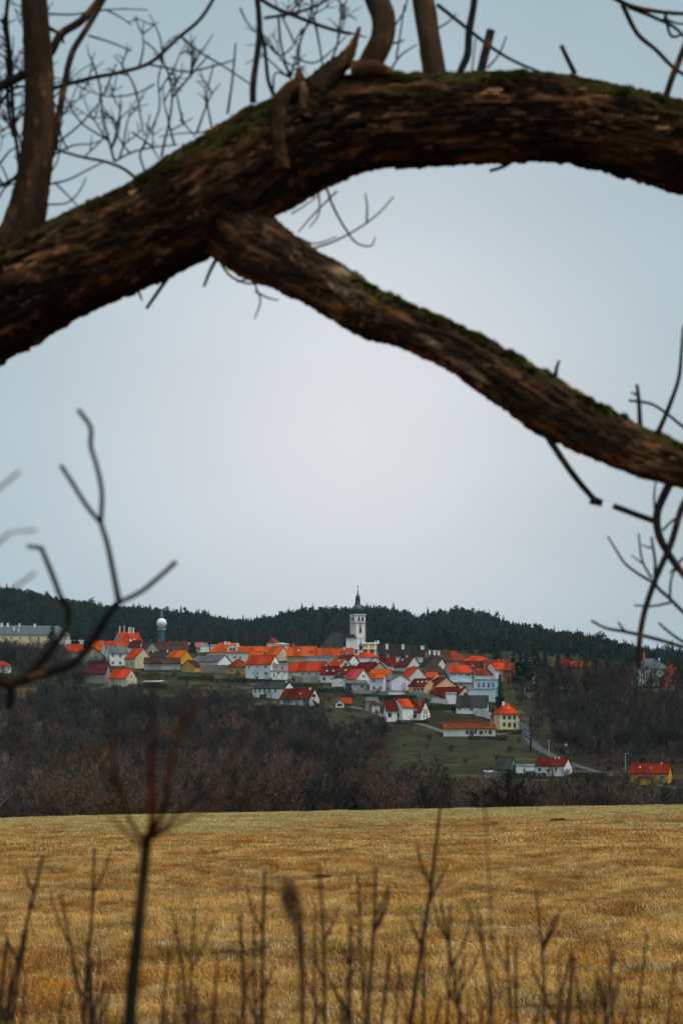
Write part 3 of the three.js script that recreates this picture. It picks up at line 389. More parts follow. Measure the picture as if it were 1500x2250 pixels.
// --- the parish church
{
  const D = groundD(786, 1441), m = D / FOC, o = at(780, 1441, D), g = thing('church', 'white church tower with green onion dome and long dark nave roof', 'church', o.toArray());
  const T = new THREE.Group(), th = -Math.asin(23 / Math.hypot(23, 11)) + 0; // the corner between the two visible faces stands at px 780
  const S = Math.hypot(23, 11) * m; T.rotation.y = Math.PI / 2 + th; // front face = wide right-hand face
  const yaw = -Math.atan2(-11, 23);
  T.rotation.y = yaw; const cc = new THREE.Vector3(S / 2, 0, -S / 2).applyAxisAngle(new THREE.Vector3(0, 1, 0), yaw); T.position.copy(cc); T.updateMatrix();
  const put = (name, geo, mat, parent = g) => { const q = mesh(name, geo, mat, parent); if (parent === g) q.applyMatrix4(T.matrix); return q; };
  const Y = (py) => (1441 - py) * m, h = S / 2, wt = wallM.white, quoin = std(0.58, 0.33, 0.24, 0.9);
  put('tower', boxG(-h, h, -4, Y(1369), -h, h), wt);
  put('string_course', boxG(-h - 0.25, h + 0.25, Y(1369), Y(1367.4), -h - 0.25, h + 0.25), std(0.16, 0.15, 0.14, 0.9));
  put('belfry', boxG(-h + 0.05, h - 0.05, Y(1367.4), Y(1351.5), -h + 0.05, h - 0.05), wt);
  put('cornice', fromTris([...boxT(-h - 0.2, h + 0.2, Y(1351.5), Y(1350.6), -h - 0.2, h + 0.2), ...boxT(-h - 0.45, h + 0.45, Y(1350.6), Y(1349.4), -h - 0.45, h + 0.45)]), wt);
  put('sill_band', boxG(-h - 0.08, h + 0.08, Y(1364), Y(1363.2), -h - 0.08, h + 0.08), quoin);
  put('lower_band', boxG(-h - 0.1, h + 0.1, Y(1403), Y(1402.2), -h - 0.1, h + 0.1), quoin);
  for (let i = 0; i < 17; i++) for (const [sx, sz] of [[-1, 1], [1, 1], [-1, -1]]) { // painted corner stones, alternately long and short
    const a = i % 2 ? 0.55 : 0.9, y = Y(1407 - i * 2.2), x0 = sx < 0 ? -h - 0.04 : h + 0.04 - a, z0 = sz < 0 ? -h - 0.04 : h + 0.04 - a;
    put('quoin', boxG(x0, x0 + a, y, y + 1.5 * m, z0, z0 + a), quoin);
  }
  const arch = (x, py, wd, ht, side, fm) => { const q = mesh('window', archPane, fm, g); q.scale.set(wd * 1.35, ht * 1.12, 0.12); const p = mesh('pane', archPane, paneMat, q); p.scale.set(0.66, 0.82, 1.2); p.position.set(0, 0, 0);
    if (side === 'f') { q.position.set(x, Y(py), h + 0.01); } else { q.position.set(-h - 0.01, Y(py), x); q.rotation.y = -Math.PI / 2; } q.updateMatrix(); q.applyMatrix4(T.matrix); };
  arch(-h * 0.28, 1360, 0.95, 1.9, 'f', redFrame); arch(h * 0.42, 1360, 0.95, 1.9, 'f', redFrame);
  arch(-h * 0.35, 1360, 0.95, 1.9, 's', redFrame); arch(h * 0.35, 1360, 0.95, 1.9, 's', redFrame);
  arch(0, 1384.5, 1.35, 2.9, 'f', std(0.5, 0.36, 0.28, 0.9)); arch(0, 1382, 0.7, 1.5, 's', quoin); arch(0, 1374, 0.8, 1.1, 's', redFrame);
  const clock = put('clock', new THREE.CylinderGeometry(1, 1, 0.16, 24).rotateX(Math.PI / 2).translate(0, Y(1373), h + 0.08), redFrame); mesh('dial', new THREE.CylinderGeometry(0.72, 0.72, 0.1, 24).rotateX(Math.PI / 2).translate(0, Y(1373), h + 0.16), std(0.55, 0.42, 0.36, 0.7), clock);
  mesh('hand', fromTris([...boxT(-0.05, 0.05, Y(1373), Y(1373) + 0.55, h + 0.22, h + 0.25), ...boxT(-0.05, 0.4, Y(1373) - 0.05, Y(1373) + 0.05, h + 0.225, h + 0.255)]), ironMat, clock);
  // dome: eight-sided skirt, onion, lantern, cupola, spike, ball and cross
  const cop = roofM.copper, lathe = (pts, n = 28) => new THREE.LatheGeometry(pts.map(([r, py]) => new THREE.Vector2(r * m, Y(py))), n), skirt = lathe([[18, 1349.6], [17.5, 1349], [13, 1347], [10.5, 1345.6], [10, 1345]], 4); skirt.rotateY(Math.PI / 4);
  put('dome_skirt', skirt, roofM.slate);
  const dome = put('onion_dome', lathe([[10, 1345.2], [11.6, 1343.6], [13, 1341], [13.4, 1338.4], [12.9, 1335.4], [11.2, 1332.4], [8.6, 1329.6], [6.4, 1327.6], [5.4, 1326.2], [5.2, 1325]]), cop);
  const lantern = put('lantern', lathe([[5.9, 1326.6], [5.9, 1325.4], [5.2, 1325.2], [5.2, 1324.4], [0.01, 1324.4]], 8), cop);
  for (let k = 0; k < 8; k++) { const a = k / 8 * Math.PI * 2 + 0.2, p = mesh('post', boxG(-0.2, 0.2, Y(1324.6), Y(1316.4), -0.2, 0.2), cop, lantern); p.position.set(Math.cos(a) * 4.5 * m, 0, Math.sin(a) * 4.5 * m); p.rotation.y = -a; }
  mesh('lantern_head', lathe([[0.01, 1317.8], [4.6, 1317.8], [4.8, 1316.4], [6.1, 1315.6], [6.1, 1314.4], [4.6, 1313.8]], 16), cop, lantern);
  put('cupola', lathe([[4.4, 1314], [5.2, 1312.4], [5.1, 1310.2], [4.2, 1308], [2.8, 1306], [1.9, 1304.6], [1.5, 1302], [1.0, 1297.4], [0.5, 1295.6]], 16), cop);
  put('ball', new THREE.SphereGeometry(1.3 * m, 14, 10).translate(0, Y(1294.6), 0), std(0.30, 0.22, 0.12, 0.4, { metalness: 0.7 }));
  put('cross', fromTris([...boxT(-0.09, 0.09, Y(1293.6), Y(1284.5), -0.09, 0.09), ...boxT(-0.62, 0.62, Y(1287.6), Y(1286.8), -0.08, 0.08)]), ironMat);
  // nave: long side to us on the left of the tower, roof ridge below the belfry
  const nx0 = (702 - 780) * m, nx1 = (784 - 780) * m, z0 = -9, e0 = Y(1424), ry = Y(1388), A = [nx0, e0, z0 + 11], B = [nx1 - 1, Y(1404), z0 + 11], C = [nx1, e0, z0 - 11], E = [nx0, e0, z0 - 11], P = [(731 - 780) * m, ry, z0], Q = [(769 - 780) * m, ry, z0];
  const Bl = [(783 - 780) * m, Y(1404), z0 + 7];
  mesh('nave_wall', boxG((706 - 780) * m, nx1 - 0.6, -4, e0 - 0.02, z0 - 10.4, z0 + 10.4), wt, g);
  const B0 = [nx1, e0, z0 + 11];
  mesh('nave_roof', fromTris([...quad(A, B0, Q, P), ...quad(C, E, P, Q), [B0, C, Q], [E, A, P], ...quad(E, C, B0, A)]), roofM.dark, g);
  mesh('sacristy', boxG((760 - 780) * m, (783 - 780) * m, -4, Y(1402.5), z0 + 4, z0 + 12.5), wt, g);
  mesh('sacristy_roof', fromTris(hexa([[(759 - 780) * m, Y(1402.5), z0 + 13], [(784 - 780) * m, Y(1402.5), z0 + 13], [(784 - 780) * m, Y(1402.5), z0 + 3], [(759 - 780) * m, Y(1402.5), z0 + 3], [(768 - 780) * m, Y(1394), z0 + 8], [(776 - 780) * m, Y(1392), z0 + 8], [(776 - 780) * m, Y(1392), z0 + 4], [(768 - 780) * m, Y(1394), z0 + 4]])), roofM.dark, g);
}
// --- the yellow town hall with its attic and finials
{
  const yb = 1449, D = groundD(810, yb), m = D / FOC, o = at(810, yb, D), g = thing('town_hall', 'yellow baroque town hall with white pilasters and roof finials', 'town hall', o.toArray());
  const X = (px) => (px - 810) * m, Y = (py) => (yb - py) * m, wt = wallM.white, yl = wallM.yellow;
  mesh('wall', boxG(X(775), X(845), -4, Y(1427), -10, 0), yl, g); mesh('cornice', boxG(X(774), X(846), Y(1427), Y(1425.6), -10.3, 0.4), wt, g); mesh('base_band', boxG(X(774.4), X(845.6), Y(1439), Y(1436.5), -10.1, 0.25), wt, g);
  mesh('attic', boxG(X(794), X(833), Y(1425.6), Y(1414.6), -9, -1), yl, g); mesh('attic_cornice', fromTris([...boxT(X(793), X(834), Y(1414.6), Y(1413.4), -9.3, -0.6), ...boxT(X(795), X(832), Y(1413.4), Y(1411.6), -9, -1)]), wt, g);
  for (const px of [777.5, 787, 809.5, 824, 833, 842]) mesh('pilaster', boxG(X(px) - 0.42, X(px) + 0.42, Y(1436.5), Y(1427), 0, 0.2), wt, g);
  for (const px of [796, 809.5, 824, 831]) mesh('pilaster', boxG(X(px) - 0.42, X(px) + 0.42, Y(1425.6), Y(1414.6), -1, -0.8), wt, g);
  for (const px of [802, 817]) addWindow(g, X(px), Y(1430.5), 0.003, 1.5, 2.0, 0, redFrame); for (const px of [782, 838]) addWindow(g, X(px), Y(1432), 0.003, 1.0, 1.7, 0, redFrame);
  for (const px of [836, 842, 829]) addWindow(g, X(px), Y(1443), 0.003, 1.0, 1.7, 0, redFrame);
  const fin = new THREE.LatheGeometry([[0.45, 0], [0.45, 0.25], [0.2, 0.4], [0.42, 0.8], [0.35, 1.1], [0.1, 1.3], [0.16, 1.5], [0.01, 1.7]].map((q) => new THREE.Vector2(q[0] * 0.75, q[1] * 0.75)), 10);
  for (const [px, py, z] of [[776, 1425.6, -0.2], [781, 1425.6, -0.2], [787, 1425.6, -0.2], [835.5, 1425.6, -0.2], [840, 1425.6, -0.2], [844.5, 1425.6, -0.2], [796, 1411.6, -1.4], [824, 1411.6, -1.4], [829, 1411.6, -1.4], [831.5, 1411.6, -1.4]]) mesh('finial', fin, wt, g).position.set(X(px), Y(py), z);
}
{ // the turret house in front of it
  const hs = H('turret_house', 'red hipped roof house carrying a small dark onion turret', w('S', 779, 0, 834, 1462, 1444, 1431, 'white', 'bright', { roof: 'hip', depth: 11 })), W0 = hs.wings[0], m = hs.D / FOC, c = new THREE.Group();
  const Y = (py) => (1462 - py) * m, x = (793 - 806.5) * m, lat = (pts, n) => new THREE.LatheGeometry(pts.map(([r, py]) => new THREE.Vector2(r * m, Y(py))), n), z = -4.6;
  const tu = mesh('turret', lat([[3.6, 1438], [3.6, 1425.6], [4.4, 1425.2], [4.4, 1424.4], [3, 1424]], 8), roofM.copper, hs.g); tu.position.set(x, 0, z);
  mesh('turret_dome', lat([[3, 1424.2], [4.8, 1421.6], [5, 1419.2], [4.2, 1416.4], [2.4, 1413.8], [0.9, 1411.6], [0.4, 1407], [0.1, 1403]], 14), roofM.copper, tu);
  for (const a of [0.5, -0.6]) { const q = mesh('louvre', boxG(-0.38, 0.38, Y(1433), Y(1427.4), 0, 0.14), frameMat, tu); q.position.set(Math.sin(a) * 3.4 * m, 0, Math.cos(a) * 3.4 * m); q.rotation.y = a; }
}
// --- the water tower
{
  const D = groundD(355, 1424), m = D / FOC, o = at(355, 1424, D), g = thing('water_tower', 'white spherical water tower on a blue shaft with mast', 'water tower', o.toArray());
  const Y = (py) => (1424 - py) * m, blue = std(0.035, 0.11, 0.15, 0.6), sh = std(0.80, 0.79, 0.77, 0.5), lat = (pts, n = 24) => new THREE.LatheGeometry(pts.map(([r, py]) => new THREE.Vector2(r * m, Y(py))), n);
  mesh('shaft', lat([[7.5, 1440], [7.2, 1412], [6.6, 1392], [6.8, 1384]]), blue, g);
  const tank = mesh('tank', new THREE.SphereGeometry(11.2 * m, 40, 28).translate(0, Y(1369.4), 0), sh, g); mesh('hoop', new THREE.TorusGeometry(11.2 * m, 0.06, 6, 48).rotateX(Math.PI / 2).translate(0, Y(1369.4), 0), std(0.6, 0.6, 0.6, 0.5), tank);
  const gal = mesh('gallery', lat([[6.8, 1384.4], [8.6, 1384], [8.6, 1383.2], [6.6, 1383]]), metalMat, g);
  for (let k = 0; k < 10; k++) { const a = k / 10 * Math.PI * 2; mesh('antenna', boxG(-0.16, 0.16, 0, 1.3, -0.1, 0.1), frameMat, gal).position.set(Math.cos(a) * 8 * m, Y(1383 + (k % 3)), Math.sin(a) * 8 * m); }
  const mast = mesh('mast', lat([[0.6, 1359], [0.5, 1340]], 8), metalMat, g);
  for (let k = 0; k < 4; k++) { const a = k * Math.PI / 2 + 0.4; mesh('aerial', boxG(-0.22, 0.22, Y(1355.5), Y(1345 - k), -0.22, 0.22), std(0.10, 0.16, 0.18, 0.5), mast).position.set(Math.cos(a) * 2.8 * m, 0, Math.sin(a) * 2.8 * m); mesh('strut', boxG(0, 2.8 * m, Y(1354), Y(1353.6), -0.05, 0.05), metalMat, mast).rotation.y = -a; }
}
// --- dishes, cars, lamp posts, walls
for (const [px, py, r, l] of [[288, 1406.5, 3.2, 'larger white satellite dish on maroon roof below the five chimneys'], [296, 1404.5, 2, 'smaller white satellite dish on maroon roof below the five chimneys']]) {
  const D = groundD(295, 1436) - 0.6, p = at(px, py, D), m = D / FOC, g = thing('satellite_dish', l, 'satellite dish', [p.x, p.y, p.z + 0.6]);
  mesh('dish', new THREE.SphereGeometry(r * m * 1.6, 16, 6, 0, Math.PI * 2, 0, 0.68).rotateX(-Math.PI / 2).translate(0, 0, r * m * 1.2), std(0.8, 0.8, 0.8, 0.5), g); mesh('pole', boxG(-0.05, 0.05, -2.4, 0.1, -0.5, -0.4), ironMat, g);
}
function car(px, py, len, label, paint, turn) {
  const p = onHill(px, py), g = thing('parked_car', label, 'car', [p.x, p.y + 0.06, p.z], turn), s = new THREE.Shape(), k = len / 4.2;
  s.moveTo(-2.1, 0.35); s.lineTo(-2.1, 0.75); s.quadraticCurveTo(-2.0, 0.92, -1.3, 0.98); s.lineTo(-0.75, 1.40); s.quadraticCurveTo(0.2, 1.52, 1.05, 1.38); s.lineTo(1.75, 0.98); s.quadraticCurveTo(2.1, 0.92, 2.1, 0.7); s.lineTo(2.1, 0.35); s.closePath();
  const body = mesh('body', new THREE.ExtrudeGeometry(s, { depth: 1.55, bevelEnabled: true, bevelSize: 0.06, bevelThickness: 0.08, bevelSegments: 2 }).translate(0, 0, -0.775), paint, g);
  const gl = new THREE.Shape(); gl.moveTo(-1.15, 1.0); gl.lineTo(-0.68, 1.34); gl.lineTo(0.98, 1.32); gl.lineTo(1.5, 1.0); gl.closePath(); mesh('side_window', new THREE.ExtrudeGeometry(gl, { depth: 1.74, bevelEnabled: false }).translate(0, 0, -0.87), paneMat, body);
  for (const x of [-1.35, 1.3]) for (const z of [-0.8, 0.8]) { const wl = mesh('wheel', new THREE.CylinderGeometry(0.33, 0.33, 0.22, 18).rotateX(Math.PI / 2).translate(x, 0.33, z), std(0.02, 0.02, 0.02, 0.9), g); mesh('rim', new THREE.CylinderGeometry(0.2, 0.2, 0.24, 14).rotateX(Math.PI / 2).translate(x, 0.33, z), metalMat, wl); }
  g.scale.setScalar(k);
}
const whitePaint = new THREE.MeshPhysicalMaterial({ color: col(0.78, 0.78, 0.78), roughness: 0.35, clearcoat: 1 }), darkPaint = new THREE.MeshPhysicalMaterial({ color: col(0.03, 0.045, 0.055), roughness: 0.35, clearcoat: 1 });
car(11, 1481, 4.4, 'white car parked before the small cottage at the left edge', whitePaint, 0.2);
car(277, 1511, 4.0, 'white car parked below the cream cottage with bright red roof', whitePaint, 0.4);
car(989, 1617, 4.2, 'dark car parked at the left end of the red roofed stable', darkPaint, -0.3);
function post(name, px, pyb, pyt, label, category, lamp) {
  const p = onHill(px, pyb), m = -p.z / FOC, h = (pyb - pyt) * m, g = thing(name, label, category, p.toArray());
  mesh('pole', new THREE.CylinderGeometry(0.09, 0.16, h + 1, 8).translate(0, h / 2 - 0.5, 0), std(0.42, 0.43, 0.42, 0.8), g);
  if (lamp) { mesh('arm', boxG(0, 1.1, h - 0.1, h, -0.05, 0.05), metalMat, g); mesh('lamp_head', boxG(0.7, 1.5, h - 0.26, h - 0.1, -0.16, 0.16), metalMat, g); } else mesh('crossarm', boxG(-0.8, 0.8, h - 0.5, h - 0.35, -0.07, 0.07), std(0.2, 0.18, 0.16, 0.9), g);
  return p.clone().setY(p.y + h - 0.3);
}
const lp = post('street_lamp', 1373, 1700, 1656, 'pale lamp post above the amber yellow house', 'lamp post', true);
const up = post('utility_pole', 1205, 1660, 1626, 'thin pale pole beside the road bend', 'pole');
{ const e = onHill(1600, 1712), b = e.clone().setY(e.y + 6), mid = lp.clone().add(b).multiplyScalar(0.5); mid.y -= 0.8; tag(mesh('overhead_wire', new THREE.TubeGeometry(new THREE.CatmullRomCurve3([lp, mid, b]), 20, 0.035, 4), ironMat, scene), 'thin overhead wire running right from the lamp post', 'wire'); }
{ const p = onHill(1246, 1660), m = -p.z / FOC, g = thing('transformer_box', 'small green cabinet on a mast right of the road bend', 'cabinet', p.toArray()); mesh('pole', boxG(-0.14, 0.14, -1, 30 * m, -0.14, 0.14), std(0.03, 0.05, 0.045, 0.8), g); mesh('cabinet', fromTris([...boxT(-0.55, 0.55, 2 * m, 9 * m, -0.4, 0.42), ...boxT(-0.65, 0.65, 9 * m, 9.5 * m, -0.5, 0.5)]), std(0.04, 0.12, 0.10, 0.6), g); mesh('sign_plate', boxG(-0.9, -0.2, 20 * m, 25 * m, 0.15, 0.2), std(0.45, 0.55, 0.55, 0.6), g); }
function gardenWall(pts, h, mat, label) { // a wall that follows the ground
  const P = pts.map(([x, y]) => onHill(x, y)), t = [];
  for (let i = 1; i < P.length; i++) { const a = P[i - 1], b = P[i], n = Math.max(1, Math.round(a.distanceTo(b) / 4)); for (let k = 0; k < n; k++) { const f = (s) => { const x = lerp(a.x, b.x, s), z = lerp(a.z, b.z, s); return [x, groundY(x, -z), z]; }, p = f(k / n), q = f((k + 1) / n), hh = h * (0.92 + 0.16 * hash3(i, k, 7)); t.push(...hexa([[p[0], p[1] - 1, p[2] + 0.25], [q[0], q[1] - 1, q[2] + 0.25], [q[0], q[1] - 1, q[2] - 0.25], [p[0], p[1] - 1, p[2] - 0.25], [p[0], p[1] + hh, p[2] + 0.25], [q[0], q[1] + hh, q[2] + 0.25], [q[0], q[1] + hh, q[2] - 0.25], [p[0], p[1] + hh, p[2] - 0.25]])); } }
  tag(mesh('garden_wall', fromTris(t), mat, scene), label, 'wall', 'garden walls between the houses');
}
gardenWall([[640, 1499], [665, 1500], [700, 1500]], 3.2, wallM.stone, 'rough brown retaining wall under the long white front house');
gardenWall([[440, 1478], [470, 1478], [500, 1480]], 4.2, wallM.stone, 'tall stone retaining wall under the grey green barn');
gardenWall([[775, 1524], [815, 1525], [850, 1529]], 1.6, wallM.stone, 'low garden wall in front of the lilac house');
gardenWall([[905, 1530], [935, 1533], [970, 1545]], 2.2, wallM.stone, 'stone wall under the peach house with roof lights');
gardenWall([[940, 1544], [962, 1545], [984, 1548]], 2.2, wallM.dirty, 'pale wall left of the narrow white outbuilding');
gardenWall([[1042, 1572], [1060, 1575], [1090, 1586]], 3.2, wallM.dirty, 'white wall stepping down from the mossy roofed barn');
gardenWall([[380, 1533], [440, 1531], [520, 1535]], 1.2, wallM.stone, 'long low terrace wall in the dark gardens at left');

// ---------------------------------------------------------------- trees and woods
class Tri { constructor() { this.p = []; }
  tri(a, b, c) { this.p.push(a.x, a.y, a.z, b.x, b.y, b.z, c.x, c.y, c.z); }
  limb(a, b, ra, rb, n = 4) { // tapered prism
    const d = b.clone().sub(a).normalize(), u = new THREE.Vector3(0.31, 0.17, 0.93).cross(d).normalize(), v = d.clone().cross(u), ring = (c, r) => Array.from({ length: n }, (_, i) => c.clone().addScaledVector(u, r * Math.cos(i / n * 6.2832)).addScaledVector(v, r * Math.sin(i / n * 6.2832))), A = ring(a, ra), B = ring(b, rb);
    for (let i = 0; i < n; i++) { const j = (i + 1) % n; this.tri(A[i], A[j], B[i]); this.tri(A[j], B[j], B[i]); }
  }
  blade(a, b, w, R) { const s = new THREE.Vector3(R() - 0.5, R() - 0.5, R() - 0.5).cross(b.clone().sub(a)).normalize().multiplyScalar(w); this.tri(a.clone().add(s), a.clone().sub(s), b); }
  geo() { const g = new THREE.BufferGeometry(); g.setAttribute('position', new THREE.Float32BufferAttribute(this.p, 3)); g.computeVertexNormals(); return g; } }
const V = (x, y, z) => new THREE.Vector3(x, y, z);
function bareTree(seed, o = {}) { // height 1, base at 0; trunk with limbs, and a crown of twigs
  const R = rng(seed), wood = new Tri(), tw = new Tri(), { n = 13, from = 0.25, spread = 0.34, rise = 0.75, stems = 1, tr = 0.016, tww = 0.0022, fork = 0 } = o;
  for (let s = 0; s < stems; s++) {
    let p = V((R() - 0.5) * 0.06 * (stems - 1), -0.03, (R() - 0.5) * 0.06 * (stems - 1)), d = V((R() - 0.5) * (stems > 1 ? 1.1 : 0.12), 1, (R() - 0.5) * (stems > 1 ? 1.1 : 0.12)).normalize(); const path = [p.clone()], top = stems > 1 ? 0.6 + 0.4 * R() : 1;
    for (let i = 0; i < 6; i++) { d.add(V((R() - 0.5) * 0.22, 0.12, (R() - 0.5) * 0.22)).normalize(); p = p.clone().addScaledVector(d, top / 6.3); path.push(p.clone()); }
    const rad = (t) => tr * (1 - 0.88 * t) * (stems > 1 ? 0.6 : 1) + 0.001, on = (t) => { const f = clamp(t, 0, 0.999) * 6, i = Math.floor(f); return path[i].clone().lerp(path[i + 1], f - i); };
    for (let i = 0; i < 6; i++) wood.limb(path[i], path[i + 1], rad(i / 6), rad((i + 1) / 6), 6);
    const N = Math.max(4, Math.round(n / (stems > 1 ? stems * 0.5 : 1)));
    for (let k = 0; k < N; k++) {
      const t = from + (1 - from) * Math.pow((k + R() * 0.8) / N, 0.9) * 0.97, a0 = k * 2.4 + R(), len = spread * (1.08 - 0.72 * t) * (0.7 + 0.6 * R());
      let q = on(t), e = V(Math.cos(a0), rise * (0.6 + 0.8 * R()), Math.sin(a0)).normalize(), r = Math.max(0.0022, rad(t) * 0.55); const seg = 3;
      for (let i = 0; i < seg; i++) {
        e.add(V((R() - 0.5) * 0.5, 0.16, (R() - 0.5) * 0.5)).normalize(); const q2 = q.clone().addScaledVector(e, len / seg), r2 = Math.max(0.0012, r * 0.62); wood.limb(q, q2, r, r2, 3);
        for (let j = 0; j < 3; j++) {
          const b = q.clone().lerp(q2, R()), f = e.clone().add(V(R() - 0.5, R() - 0.35, R() - 0.5).multiplyScalar(1.5)).normalize(), l2 = len * (0.25 + 0.3 * R()), b2 = b.clone().addScaledVector(f, l2); wood.limb(b, b2, r2 * 0.7, 0.0007, 3);
          for (let m = 0; m < 7; m++) { const c = b.clone().lerp(b2, 0.15 + 0.85 * R()), h = f.clone().add(V(R() - 0.5, R() - 0.3, R() - 0.5).multiplyScalar(1.7)).normalize(); tw.blade(c, c.clone().addScaledVector(h, 0.035 + 0.06 * R()), tww * (0.6 + 0.6 * R()), R); }
        }
        q = q2; r = r2;
      }
    }
  }
  return { wood: wood.geo(), twigs: tw.geo() };
}
function conifer(seed, o = {}) { // height 1; drooping whorls of jagged fronds
  const R = rng(seed), cr = new Tri(), st = new Tri(), { w = 0.18, rows = 17, per = 9, from = 0.06, pw = 0.85 } = o; st.limb(V(0, -0.04, 0), V(0, 0.96, 0), 0.018, 0.002, 5);
  for (let i = 0; i < rows; i++) { const t = i / (rows - 1), y = lerp(from, 0.965, Math.pow(t, 0.92)), r = w * Math.pow(1 - t, pw) * (0.8 + 0.4 * R()) + 0.012, n = Math.max(5, Math.round(per * (1 - 0.35 * t)));
    for (let k = 0; k < n; k++) { const a = k / n * 6.283 + R() * 0.7 + i, L = r * (0.65 + 0.55 * R()), dy = -L * (0.25 + 0.35 * R()), hw = 0.55 * L * (0.5 + 0.4 * R()) + 0.006, c = V(Math.cos(a), 0, Math.sin(a)), s = V(-c.z, 0, c.x);
      const a0 = V(0, y + 0.035, 0), tip = c.clone().multiplyScalar(L).setY(y + dy), mid = c.clone().multiplyScalar(L * 0.55).setY(y + dy * 0.35 + 0.01), m1 = mid.clone().addScaledVector(s, hw).setY(mid.y - 0.02), m2 = mid.clone().addScaledVector(s, -hw).setY(mid.y - 0.02);
      cr.tri(a0, m1, mid); cr.tri(a0, mid, m2); cr.tri(mid, m1, tip); cr.tri(mid, tip, m2); } }
  cr.limb(V(0, 0.93, 0), V(0, 1, 0), 0.008, 0.001, 3);
  return { wood: st.geo(), crown: cr.geo() };
}
function pine(seed) { // bare stem and an uneven crown of needle clumps
  const R = rng(seed), cr = new Tri(), st = new Tri(); st.limb(V(0, -0.04, 0), V(0.02, 0.9, 0), 0.018, 0.006, 5);
  for (let k = 0; k < 13; k++) { const y = 0.5 + 0.5 * Math.pow(R(), 0.8), a = R() * 6.283, r = (0.2 - 0.17 * Math.abs(y - 0.68) / 0.4) * Math.sqrt(R()), c = V(Math.cos(a) * r, y - 0.06, Math.sin(a) * r); st.limb(V(0.01, y - 0.16, 0), c, 0.005, 0.002, 3);
    for (let m = 0; m < 26; m++) { const d = V(R() - 0.5, (R() - 0.4) * 0.7, R() - 0.5).normalize().multiplyScalar(0.09 * (0.4 + 0.6 * R())), q = c.clone().add(d); cr.tri(q.clone().add(V(R() - 0.5, R() - 0.5, R() - 0.5).multiplyScalar(0.07)), q.clone().add(V(R() - 0.5, R() - 0.5, R() - 0.5).multiplyScalar(0.07)), q.clone().add(V(R() - 0.5, R() - 0.2, R() - 0.5).multiplyScalar(0.08))); } }
  return { wood: st.geo(), crown: cr.geo() };
}
const spruces = [conifer(1), conifer(2, { w: 0.22, rows: 15 }), conifer(3, { w: 0.15, rows: 19 })], pines = [pine(4), pine(5)], column = conifer(8, { w: 0.13, rows: 20, per: 10, from: 0.02, pw: 0.6 });
const bares = [bareTree(21), bareTree(22, { n: 15, spread: 0.28, rise: 1.1 }), bareTree(23, { n: 12, spread: 0.4, rise: 0.6 }), bareTree(24, { stems: 3, n: 15, from: 0.2, spread: 0.26, rise: 1 }), bareTree(25, { n: 16, spread: 0.22, rise: 1.4, from: 0.35 })], bushes = [bareTree(31, { stems: 6, n: 26, from: 0.12, spread: 0.42, tr: 0.022, tww: 0.004 }), bareTree(32, { stems: 5, n: 26, from: 0.1, spread: 0.5, tr: 0.02, tww: 0.004 })];
const oakT = bareTree(41, { n: 22, from: 0.22, spread: 0.62, rise: 0.45, tr: 0.03, tww: 0.002 });
const tint = new THREE.MeshLambertMaterial({ color: 0xffffff }), matte = (r, g, b) => new THREE.MeshLambertMaterial({ color: col(r, g, b) });
function wood(name, label, geos, spots, kindName) { // a mass nobody could count: one object
  const per = geos.map(() => []); spots.forEach((s, i) => per[s.v ?? i % geos.length].push(s));
  const M = new THREE.Matrix4(), q = new THREE.Quaternion(), e = new THREE.Euler();
  const g = new THREE.Group(); g.name = numbered(name); scene.add(g); tag(g, label, kindName, undefined, 'stuff');
  geos.forEach((geo, k) => { const im = new THREE.InstancedMesh(geo, tint, per[k].length); im.name = 'stand'; im.castShadow = im.receiveShadow = true; im.userData.kind = 'stuff';
    per[k].forEach((s, i) => { e.set(s.lx ?? 0, s.turn, s.lz ?? 0); M.compose(s.p, q.setFromEuler(e), new THREE.Vector3(s.h * s.w, s.h, s.h * s.w)); im.setMatrixAt(i, M); im.setColorAt(i, s.c); });
    g.add(im); });
}
